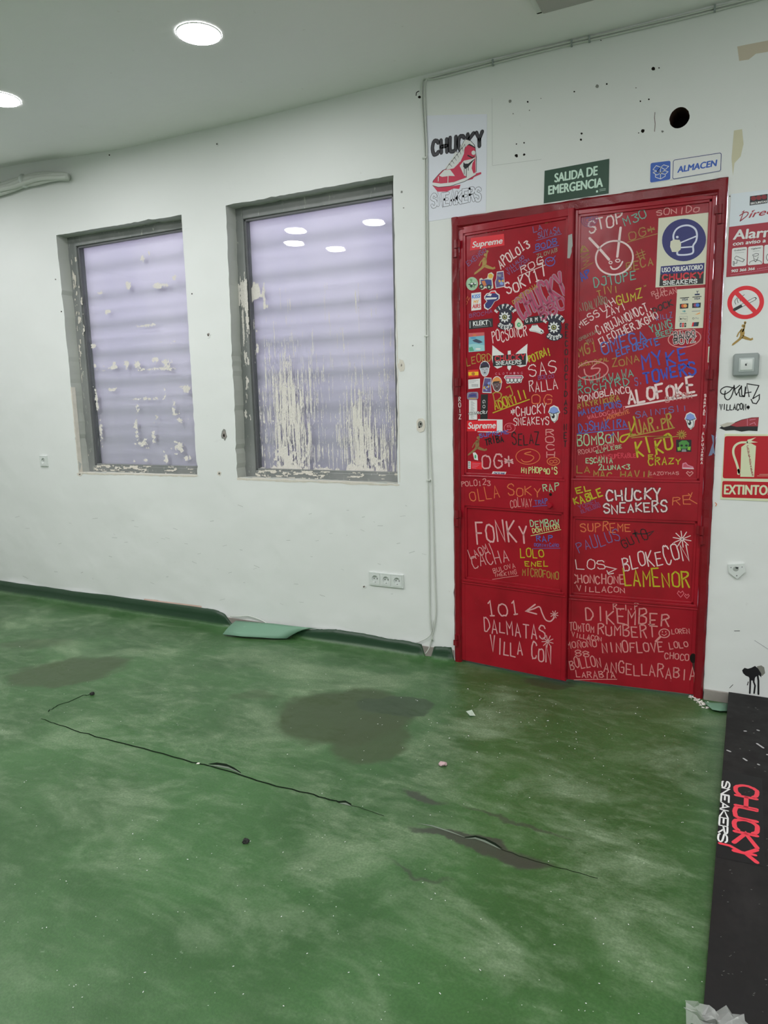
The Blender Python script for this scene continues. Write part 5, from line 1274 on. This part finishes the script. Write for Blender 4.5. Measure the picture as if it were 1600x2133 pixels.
d = Decal(WALL); d.slab([(868, 878), (872, 872), (880, 871), (885, 876), (886, 890), (883, 898), (875, 901), (869, 896)], M_PLAST, .003); d.ell(876, 884, 5, 7, M_DOT, .0034); d.ell(877, 883, 1.8, 2, M_DARK, .0037); d.ell(874, 890, 1.6, 1.6, M_DARK, .0037)
fin(d, 'cable_outlet', 'cream broken cable outlet in the wall beside the large window', 'wall outlet')
d = Decal(WALL); d.stroke([(1364.5, 234), (1363.5, 246), (1365, 258), (1363.5, 274)], 1.1, mat('brown_crack', (.10, .03, .03, 1), .9), .0005); d.build('wall_crack', wall_back)
BG = mat('beige_filler', col(186, 176, 158), .8)
d = Decal(WALL); d.poly([(1536, 97), (1560, 92), (1602, 84), (1640, 78), (1640, 105), (1600, 108), (1575, 112), (1560, 124), (1540, 127)], BG, .0004); d.build('filler_patch', wall_back)
d = Decal(WALL); d.poly([(1529, 272), (1546, 269), (1549, 300), (1543, 326), (1530, 340), (1527, 366), (1524, 330)], mat('cream_filler', col(190, 186, 160), .8), .0004); d.build('filler_patch', wall_back)
d = Decal(WALL)      # black spray blot with drips
SP = M_BLACK; GRB = mat('spray_mist', col(120, 120, 112), .8)
d.poly([(1577, 1388), (1586, 1386), (1592, 1390), (1594, 1402), (1588, 1408), (1580, 1404)], GRB, .0004)
d.poly([(1546, 1396), (1551, 1391), (1558, 1393), (1565, 1391), (1573, 1387), (1579, 1392), (1586, 1403), (1586, 1411), (1581, 1406), (1574, 1410), (1570, 1418), (1563, 1417), (1560, 1410), (1553, 1407), (1548, 1402)], SP, .0006)
for L_, w_ in (([(1563, 1410), (1563, 1425), (1562, 1444)], 3), ([(1571, 1412), (1570, 1420), (1573, 1428), (1571, 1444)], 3), ([(1578, 1404), (1580, 1418), (1580, 1446)], 3.4), ([(1559, 1420), (1557, 1427)], 1.4)): d.stroke(L_, w_, SP, .0007)
d.stroke([(1520, 1433), (1527, 1426)], 1, SP, .0006); d.stroke([(1530, 1314), (1541, 1314)], 1.2, DK, .0006); d.stroke([(1572, 1334), (1600, 1352)], .8, GREY_, .0006)
d.build('paint_splash', wall_back, 'black paint blot with three drips')
# faint painted-over rectangle and scuffs
SCF = mat('wall_scuff', col(176, 180, 176), .7)
rg = random.Random(12)
d = Decal(WALL)
for i in range(60):
    x, y = rg.uniform(20, 930), rg.uniform(1040, 1260); 
    if y > 1205 + x * .11: continue
    a = rg.uniform(-.4, .5); L_ = rg.uniform(3, 12); d.stroke([(x, y), (x + L_ * math.cos(a), y + L_ * math.sin(a))], rg.uniform(.5, 1.1), SCF, .0004)
d.stroke([(1025, 205), (1026, 345)], .8, SCF, .0004); d.stroke([(1026, 345), (1128, 332)], .8, SCF, .0004); d.stroke([(1512, 407), (1600, 396)], .6, SCF, .0004)
o_ = d.build('wall_scuffs', wall_back); o_['kind'] = 'stuff'
d = Decal(WALL); 
for (a, b) in (((330, 1254), (420, 1266)), ((300, 1250), (330, 1254))): d.poly([(a[0], a[1] - 3), (b[0], b[1] - 4), (b[0], b[1] + 2), (a[0], a[1] + 2)], mat('pink_render', col(196, 170, 156), .9), .0006)
d.build('exposed_render', wall_back)

# ------------------------------------------------------------------ electrics
def socket_gang(root, cx, cz, w_, with_frame=True):
    """one schuko outlet: square insert with a round well, two pin holes, earth clips"""
    n = 28; r_ = w_ * .295; h_ = w_ * .44; yf = -.0115
    sq = []
    for i in range(n):
        t_ = 2 * math.pi * i / n + math.pi / 4; c_, s_ = math.cos(t_), math.sin(t_); k_ = h_ / max(abs(c_), abs(s_)); sq.append((cx + c_ * k_, cz + s_ * k_))
    vs = [(x, yf, z) for x, z in sq]; vs += [(cx + r_ * math.cos(2 * math.pi * i / n + math.pi / 4), yf, cz + r_ * math.sin(2 * math.pi * i / n + math.pi / 4)) for i in range(n)]
    vs += [(cx + r_ * .94 * math.cos(2 * math.pi * i / n + math.pi / 4), -.0005, cz + r_ * .94 * math.sin(2 * math.pi * i / n + math.pi / 4)) for i in range(n)]
    vs += [(x, yf + .004, z) for x, z in sq]
    fs = []
    for i in range(n):
        j = (i + 1) % n; fs += [(i, j, n + j, n + i), (n + i, n + j, 2 * n + j, 2 * n + i), (i, 3 * n + i, 3 * n + j, j)]
    fs.append(tuple(range(2 * n, 3 * n)))
    ins = meshobj('outlet_insert', vs, fs, M_PLW, parent=root)
    for s_ in (-1, 1):
        bm = bmesh.new(); cyl(bm, (cx + s_ * .0095, -.0008, cz), (0, -1, 0), .0028, .0006, 10); bmobj('pin_hole', bm, M_DARK, ins)
        bm = bmesh.new(); box(bm, cx - .003, cx + .003, -.010, -.001, cz + s_ * (r_ * .9) - .0012, cz + s_ * (r_ * .9) + .0012); bmobj('earth_clip', bm, M_STEEL, ins)
def socket(px_c, py_c, gangs, label, pitch=.071):
    p = wp(px_c, py_c); root = tag(empty('wall_socket', (p.x, 0, p.z)), label, 'socket'); W_t = pitch * gangs + .010; H = .081
    bm = bmesh.new(); hi = pitch * .44; x0, x1 = p.x - W_t / 2, p.x + W_t / 2
    for q in ((x0, x1, p.z + hi, p.z + H / 2), (x0, x1, p.z - H / 2, p.z - hi)): box(bm, q[0], q[1], -.010, 0, q[2], q[3], .0025, 3)
    for k in range(gangs + 1):
        xa = x0 if k == 0 else p.x + (k - gangs / 2) * pitch - pitch * .06; xb = x1 if k == gangs else p.x + (k - gangs / 2) * pitch + pitch * .06
        box(bm, xa, xb, -.0095, 0, p.z - hi - .002, p.z + hi + .002, .001, 2)
    bmobj('cover_plate', bm, M_PLW, root, False)
    for k in range(gangs): socket_gang(root, p.x + (k - (gangs - 1) / 2) * pitch, p.z, pitch)
socket(805.5, 1207.5, 3, 'white triple wall socket low on the wall near the cables')
socket(92.5, 960, 1, 'single white wall socket left of the small window')
# grey surface switch
a = wp(1528, 739); b = wp(1580, 783); root = tag(empty('push_switch', ((a.x + b.x) / 2, 0, (a.z + b.z) / 2)), 'grey square push switch on the wall below the gold figure', 'switch')
bm = bmesh.new(); box(bm, a.x, b.x, -.030, 0, b.z, a.z + .003, .010, 3); bmobj('housing', bm, M_PLG, root, True)
cx, cz = (a.x + b.x) / 2 + .002, (a.z + b.z) / 2 + .001
bm = bmesh.new(); box(bm, cx - .030, cx + .030, -.0325, -.029, cz - .030, cz + .030, .003, 2); bmobj('inner_rim', bm, C_('rim_grey', 170, 178, 176), root, True)
bm = bmesh.new(); box(bm, cx - .024, cx + .024, -.036, -.031, cz - .023, cz + .023, .002, 2); rk = bmobj('rocker', bm, M_PLW, root, True)
d = Decal(Plane((0, -.036, 0), (1, 0, 0), (0, 0, 1))); d.ell(1554, 760, 2, 2, DK, .0004); d.stroke([(1553, 758), (1557, 756.5)], .8, DK, .0004); d.build('bell_mark', rk)
# diamond shaped white bracket
pts = [(1517, 1175), (1551, 1173), (1553, 1190), (1536, 1205), (1519, 1192)]
d = Decal(WALL); d.slab(pts, M_PLW, .012); d.ell(1533, 1184, 6, 5, C_('shade_grey', 150, 155, 150), .0125); d.poly([(1532, 1180), (1539, 1180), (1537, 1184), (1533, 1183)], DK, .013); d.ell(1535, 1198, 1.2, 1.2, DK, .0125); d.ell(1523, 1181, 1.3, 1.3, GREY_, .0125); d.ell(1546, 1180, 1.3, 1.3, GREY_, .0125)
fin(d, 'extinguisher_bracket', 'small white pointed bracket on the wall below the extinguisher sign', 'bracket')

# ------------------------------------------------------------------ cables
def cable(name, pts, r_, label, m_=M_CABLE, n=7, cat='cable', group=None):
    bm = bmesh.new(); tube(bm, smooth_pts([tuple(p) for p in pts], 4), r_, n); return tag(bmobj(name, bm, m_, None, True), label, cat, group)
def wpt(L, y): return [WALL.at(px, py, -y) for px, py in L]
top = [(px, 158 - (px - 885) * .257 + dy) for px in (900, 1000, 1100, 1200, 1300, 1400, 1500, 1600) for dy in (0,)]
down1 = [(884, 164), (879, 176), (878.5, 205), (881, 250), (885, 320), (886, 450), (887, 600), (887.5, 760), (889, 900), (892, 1020), (894, 1120), (895, 1240), (897, 1300), (902, 1335)]
down2 = [(890, 164), (885, 178), (884.5, 210), (887, 260), (889.5, 320), (890, 450), (891, 600), (892, 760), (895, 900), (900, 1010), (903, 1100), (906, 1200), (908, 1280), (899, 1330), (894, 1350), (886, 1362)]
def ceil_run(z): return [Vector((x, -.007, z + .003 * math.sin(x * 5))) for x in (-1.46, -1.25, -1.0, -.75, -.5, -.25, 0, .3, .8, 1.6, 2.9)]
root = tag(empty('cable_pair', (-1.50, -.007, 1.5)), 'pair of thin painted cables along the ceiling and down the wall beside the poster', 'cable')
def strand(pts):
    bm = bmesh.new(); tube(bm, smooth_pts([tuple(p) for p in pts], 4), .0042, 7); return bmobj('cable_strand', bm, M_CABLE, root, True)
strand(list(reversed(ceil_run(3.040))) + wpt(down1, -.006))
strand(list(reversed(ceil_run(3.052))) + wpt(down2, -.006))
cable('cable', wpt([(903, 1290), (899, 1318), (888, 1330), (872, 1337), (866, 1339)], -.010), .0025, 'thin loose cable end curling left at the wall foot')
cable('cable', wpt([(480, 1284), (500, 1284), (518, 1283), (545, 1292), (556, 1299)], -.014), .0035, 'thin cream cable lying in the gap behind the folded vinyl')
for i, (px, py) in enumerate(((1028, 127), (1192, 78), (1229, 71), (1490, 4))):
    p = wp(px, py); bm = bmesh.new(); box(bm, p.x - .004, p.x + .004, -.016, 0, 3.033, 3.060, .001); tag(bmobj('cable_clip', bm, M_PLG), 'grey cable clip under the ceiling, ' + ('above and right of the poster', 'left of two above the exit sign', 'right of two above the exit sign', 'at the top edge near the unlit fitting')[i], 'cable clip', 'clips on the ceiling cables')
for i, (px, py) in enumerate(((885, 330), (889, 700), (893, 1000))):
    p = wp(px, py); bm = bmesh.new(); box(bm, p.x - .010, p.x + .014, -.013, 0, p.z - .004, p.z + .004, .001); tag(bmobj('cable_clip', bm, M_CABLE), 'small white clip on the falling cables ' + ('beside the poster', 'level with the middle of the large window', 'just below the large window sill')[i], 'cable clip', 'clips on the wall cables')
# taped bundle at the top left
root = tag(empty('cable_bundle', (-5.2, -.03, 3.0)), 'thick white taped cable bundle along the top of the wall at far left', 'cable')
bp = [(-180, 425), (-60, 410), (0, 392), (25, 386), (50, 376), (75, 370), (100, 368), (125, 367), (141, 368)]
for k, (dz, dy, r_) in enumerate(((0, -.035, .024), (-.030, -.030, .018), (.022, -.030, .014), (-.012, -.055, .016))):
    pp = [WALL.at(x, y, -dy) + Vector((0, 0, dz * (1 if i < 6 else max(.25, 1 - (i - 5) * .28)) + .004 * math.sin(i * 2 + k))) for i, (x, y) in enumerate(bp)]
    bm = bmesh.new(); tube(bm, smooth_pts([tuple(p) for p in pp], 4), r_, 8); bmobj('cable_strand', bm, M_CABLE, root, True)
for x_, y_ in ((50, 377), (0, 392)):
    p = WALL.at(x_, y_, .035); bm = bmesh.new(); tube(bm, [p + Vector((-.012, 0, -.004)), p + Vector((.012, 0, .004))], .046, 12, .8); bmobj('tape_band', bm, M_PLW, root, True)

# ------------------------------------------------------------------ ceiling lights
def emit(name, strength, c=(1, 1, 1, 1)):
    m = bpy.data.materials.new(name); m.use_nodes = True; nt = m.node_tree; nt.nodes.remove(nt.nodes['Principled BSDF'])
    e = nt.nodes.new('ShaderNodeEmission'); e.inputs[0].default_value = c; e.inputs[1].default_value = strength; nt.links.new(e.outputs[0], nt.nodes['Material Output'].inputs[0]); return m
M_LED = emit('led_diffuser', LIGHT_POWER, (.985, .970, 1.0, 1)); M_LEDF = emit('led_diffuser_front', FRONT_POWER, (.985, .970, 1.0, 1))
def downlight(x, y, label, group=None, src=None):
    root = tag(empty('downlight', (x, y, CEIL)), label, 'ceiling light', group)
    if src:
        for ch in src.children:
            c = ch.copy(); COL.objects.link(c); c.parent = root
            c.matrix_parent_inverse = Matrix.Identity(4) @ Matrix.Translation(-src.location)
        return root
    n = 40; vs = []; fs = []
    for r_, z in ((.099, 0), (.099, -.003), (.097, -.005), (.094, -.004), (.094, -.003)):
        vs += [(x + r_ * math.cos(6.28318 * i / n), y + r_ * math.sin(6.28318 * i / n), CEIL - .001 + z) for i in range(n)]
    for k in range(4):
        for i in range(n): j = (i + 1) % n; fs.append((k * n + i, k * n + j, (k + 1) * n + j, (k + 1) * n + i))
    meshobj('trim_ring', vs, fs, M_WHITE, parent=root, smooth=True)
    meshobj('diffuser', [(x + .095 * math.cos(6.28318 * i / n), y - .095 * math.sin(6.28318 * i / n), CEIL - .0045) for i in range(n)], [tuple(range(n))[::1]], M_LEDF if y > -1 else M_LED, parent=root)
    return root
for i, (x, y) in enumerate(LIGHTS):
    if i == 0: downlight(x, y, 'round lit downlight in the ceiling above the large window')
    elif i == 1: downlight(x, y, 'round lit downlight cut by the left edge of the picture')
    else:
        row = [(a, b) for a, b in LIGHTS if abs(b - y) < .15]; k = sorted(a for a, b in row).index(x)
        rn = 'by the window wall' if y > -1.5 else ('about two metres out' if y > -2.4 else ('about two and a half metres out' if y > -2.7 else 'about three metres out' if y > -3.2 else ('about three and a half metres out' if y > -3.7 else 'about four metres out' if y > -4.5 else 'at the far back')))
        downlight(x, y, 'out-of-view round lit downlight %s, %s from the left of %d' % (rn, ('first', 'second', 'third', 'fourth', 'fifth', 'sixth', 'seventh')[k], len(row)), 'downlights out of the picture')
root = tag(empty('ceiling_fitting', (-.56, -.61, CEIL)), 'unlit rectangular ceiling fitting with a grey lens at the top edge', 'ceiling light')
bm = bmesh.new(); x0, x1, y0, y1 = -.865, -.265, -.912, -.314
for (a, b, c, e) in ((x0, x0 + .028, y0, y1), (x1 - .028, x1, y0, y1), (x0, x1, y0, y0 + .02), (x0, x1, y1 - .012, y1)): box(bm, a, b, c, e, CEIL - .012, CEIL, .002)
bmobj('fitting_frame', bm, M_WALL, root)
bm = bmesh.new(); box(bm, x0 + .026, x1 - .026, y0 + .02, y1 - .010, CEIL - .024, CEIL - .004, .008, 3); bmobj('lens', bm, mat('grey_lens', (.42, .41, .38, 1), .3), root, True)

# ------------------------------------------------------------------ black panel lying on the floor
def black_panel():
    m = mat('black_laminate', (.015, .014, .014, 1), .5, .25); t = NT(m)
    s = t.ramp(t.noise(t.pos(1, .5, 1), 5, 6, .7), .5, .8); t.l(t.mix(t.math('MULTIPLY', s, .6), (.012, .0115, .0115, 1), (.030, .028, .028, 1)), t.b.inputs['Base Color'])
    t.l(t.ramp(t.noise(t.pos(), 9, 4), .3, .7, .5, .7), t.b.inputs['Roughness'])
    return m
A = WALL.at(1518, 1441, .03); B = FLOOR.at(1464, 2116, .020)
PU = Vector((1, 0, 0)); PD = (A - B).normalized()
PAN = Plane(B, PU - PD * PU.dot(PD), PD)
Lp = (A - B).length
fr = Matrix((PAN.U, -PAN.N, PAN.V)).transposed().to_4x4(); fr.translation = B
root = tag(empty('black_board', (B.x + .3, (A.y + B.y) / 2, 0)), 'long black laminate board lying on the floor against the wall at right', 'board')
bm = bmesh.new(); box(bm, 0, .62, 0, .018, 0, Lp, .0008, 1, fr); bmobj('panel', bm, black_panel(), root)
def pb(x, y): return (1400 + x / 8, 1580 + y / 8)
d = Decal(PAN); VB = mat('black_vinyl', (.010, .010, .011, 1), .5, .25)
e0 = PAN.uv((1501, 1602))[1]; e1 = PAN.uv((1490, 1800))[1]; eR = PAN.uv(pb(1510, 800))[0]
d.poly_uv([(0.0005, e0), (eR, e0 - .01), (eR + .003, PAN.uv(pb(1530, 1800))[1]), (.0005, PAN.uv(pb(770, 1650))[1])], VB, .0005)
CR = C_('vinyl_coral', 210, 52, 68)
def rotwrite(text, top_px, bot_px, h_px, w_, m_, lay, seed, jit=.02):
    """letters run towards the room: base line on the left, reading from the wall outwards"""
    a = Vector(d.uv(top_px)); b = Vector(d.uv(bot_px)); U_ = b - a; hx = Vector(d.uv((top_px[0] + h_px, top_px[1]))) - a; V_ = Vector((hx.x, 0)); n = len(text); rg = random.Random(seed)
    wm = w_ * hx.length / h_px; step = 1 / (n - .12)
    for i, ch in enumerate(text):
        for st in strokes(ch):
            out = [tuple(a + U_ * ((i + .88 * (x / 4)) * step) + V_ * (y / 6)) for x, y in [(x + rg.uniform(-jit, jit) * 3, y + rg.uniform(-jit, jit) * 3) for x, y in st]]
            d.stroke_uv([(max(u, .0015 + wm * .3), v) for u, v in out], wm, m_, lay)
rotwrite('CHUCKY', (1534, 1634), (1528, 1785), 42, 8.6, CR, .0009, 1)
d.stroke([(1574, 1782), (1545, 1776), (1520, 1762), (1499, 1757)], 4.5, CR, .0011)
rotwrite('SNEAKERS', (1504, 1627), (1496, 1752), 16, 3.4, PWHITE, .0010, 2)
fo = d.build('shop_name_decal', root, 'black decal with coral and white lettering')
d = Decal(PAN); rg = random.Random(3)
for (x, y, L_, a_) in ((1515, 1563, 7, .4), (1549, 1580, 8, .6), (1577, 1549, 16, .6), (1598, 1572, 5, .2), (1551, 1523, 3, 0), (1578, 1521, 3, .3), (1579, 1592, 3, .5)): d.stroke([(x, y), (x + L_ * math.cos(a_), y + L_ * math.sin(a_))], 2.0, mat('pale_scratch', (.45, .45, .45, 1), .7), .0005)
for i in range(46):
    x, y = rg.uniform(1500, 1600), rg.uniform(1460, 2120); d.stroke([(x, y), (x + rg.uniform(1, 3), y + rg.uniform(-1, 1))], rg.uniform(.6, 1.2), mat('dust_fleck', (.14, .14, .13, 1), .8), .0005)
s_ = d.build('scratches', root); s_['kind'] = 'stuff'
# crumpled clear wrap at its near end
def wrap(cx, cy, r_, seed):
    rg = random.Random(seed); n = 9; vs = []; fs = []
    for j in range(n):
        for i in range(n):
            vs.append((cx + (i / (n - 1) - .5) * r_ * 2 + rg.uniform(-.008, .008), cy + (j / (n - 1) - .5) * r_ * 1.2 + rg.uniform(-.008, .008), .022 + rg.uniform(0, .03)))
    for j in range(n - 1):
        for i in range(n - 1): a = j * n + i; fs.append((a, a + 1, a + n + 1, a + n))
    return vs, fs
p = fp(1490, 2138, .02); vs, fs = wrap(p.x, p.y, .060, 2)
mW = mat('clear_wrap', (.55, .57, .54, 1), .15, .8); mW.node_tree.nodes['Principled BSDF'].inputs['Alpha'].default_value = .45
tag(meshobj('plastic_wrap', vs, fs, mW), 'crumpled clear plastic wrap at the near end of the black board', 'plastic wrap')

# ------------------------------------------------------------------ debris
def lump(name, px, py, r_, m_, label, cat, seed, flat=.6, z=0):
    p = fp(px, py); bm = bmesh.new(); bmesh.ops.create_icosphere(bm, subdivisions=2, radius=r_); rg = random.Random(seed)
    for v in bm.verts: k = rg.uniform(.65, 1.25); v.co = Vector((v.co.x * k, v.co.y * k, max(v.co.z * flat * k, -r_ * flat * .5)))
    zmin = min(v.co.z for v in bm.verts)
    for v in bm.verts: v.co += Vector((p.x, p.y, z - zmin + .0005))
    return tag(bmobj(name, bm, m_), label, cat)
def scrap(name, corners, m_, label, cat, z=.004):
    q = [fp(*c) for c in corners]; c0 = sum(q, Vector()) / len(q); n = len(q)
    vs = [(v.x, v.y, .001 + z * (i % 2)) for i, v in enumerate(q)] + [(v.x, v.y, .0022 + z * (i % 2)) for i, v in enumerate(q)]
    fs = [tuple(range(n, 2 * n)), tuple(range(n))[::-1]] + [(i, (i + 1) % n, n + (i + 1) % n, n + i) for i in range(n)]
    return tag(meshobj(name, vs, fs, m_), label, cat)
scrap('paper_tag', [(971, 1482.5), (983, 1481), (990.5, 1491.5), (979, 1493)], mat('pale_green_paper', col(170, 186, 170), .7), 'small pale paper tag on the floor near the left door leaf', 'paper')
o = lump('brick_fragment', 922, 1594, .016, mat('pink_rubble', col(176, 150, 152), .9), 'pinkish white rubble fragment in the middle of the floor', 'rubble', 4)
lump('dark_crumb', 512, 1755, .011, mat('dark_debris', (.02, .02, .018, 1), .8), 'dark ragged crumb on the green floor below centre', 'debris', 5, .8)
lump('dark_crumb', 192, 1447, .012, MATS['dark_debris'], 'dark scrap at the end of the short floor slit', 'debris', 6, .8)
lump('plaster_crumb', 413, 1591, .007, M_DRY, 'small cream crumb beside the long floor slit', 'debris', 7, .4)
lump('plaster_crumb', 944, 1376, .006, MATS['dark_debris'], 'small dark crumb at the foot of the left door upright', 'debris', 8, .8)
vs = []; fs = []; rg = random.Random(21)
def fleck(p, s):
    b = len(vs); a = rg.uniform(0, 6.28); n = 4; e = rg.uniform(1, 2.6)
    for i in range(n): t_ = a + 6.283 * i / n; x_ = math.cos(t_) * s * e; y_ = math.sin(t_) * s; vs.append((p.x + x_ * math.cos(a) - y_ * math.sin(a), p.y + x_ * math.sin(a) + y_ * math.cos(a), .0013 if p.z < .01 else p.z))
    vs.append((p.x, p.y, .0013 + s * .8)); fs.extend([(b, b + 1, b + 4), (b + 1, b + 2, b + 4), (b + 2, b + 3, b + 4), (b + 3, b, b + 4)])
for i in range(330):
    px, py = rg.uniform(0, 1480), 1290 + (rg.random() ** 1.3) * 840
    if py < 1300 + px * .11: continue
    p = fp(px, py); fleck(p, rg.uniform(.0006, .0017))
for i in range(120):
    px = rg.gauss(1090, 160); py = rg.gauss(1480, 60)
    if py < 1320 + px * .11 or px > 1480: continue
    fleck(fp(px, py), rg.uniform(.0008, .0025))
o = meshobj('plaster_flecks', vs, fs, M_DRYW); o['kind'] = 'stuff'; tag(o, 'tiny white plaster flecks scattered over the green floor', 'debris')
vs = []; fs = []
for i in range(70):
    t_ = rg.random(); px = 1443 + 32 * t_ + rg.gauss(0, 3); py = 1452 + 20 * t_ + rg.gauss(0, 3); fleck(fp(px, py), rg.uniform(.002, .006))
o = meshobj('plaster_rubble', vs, fs, M_DRY); o['kind'] = 'stuff'; tag(o, 'white plaster crumbs heaped at the right foot of the red door', 'debris')
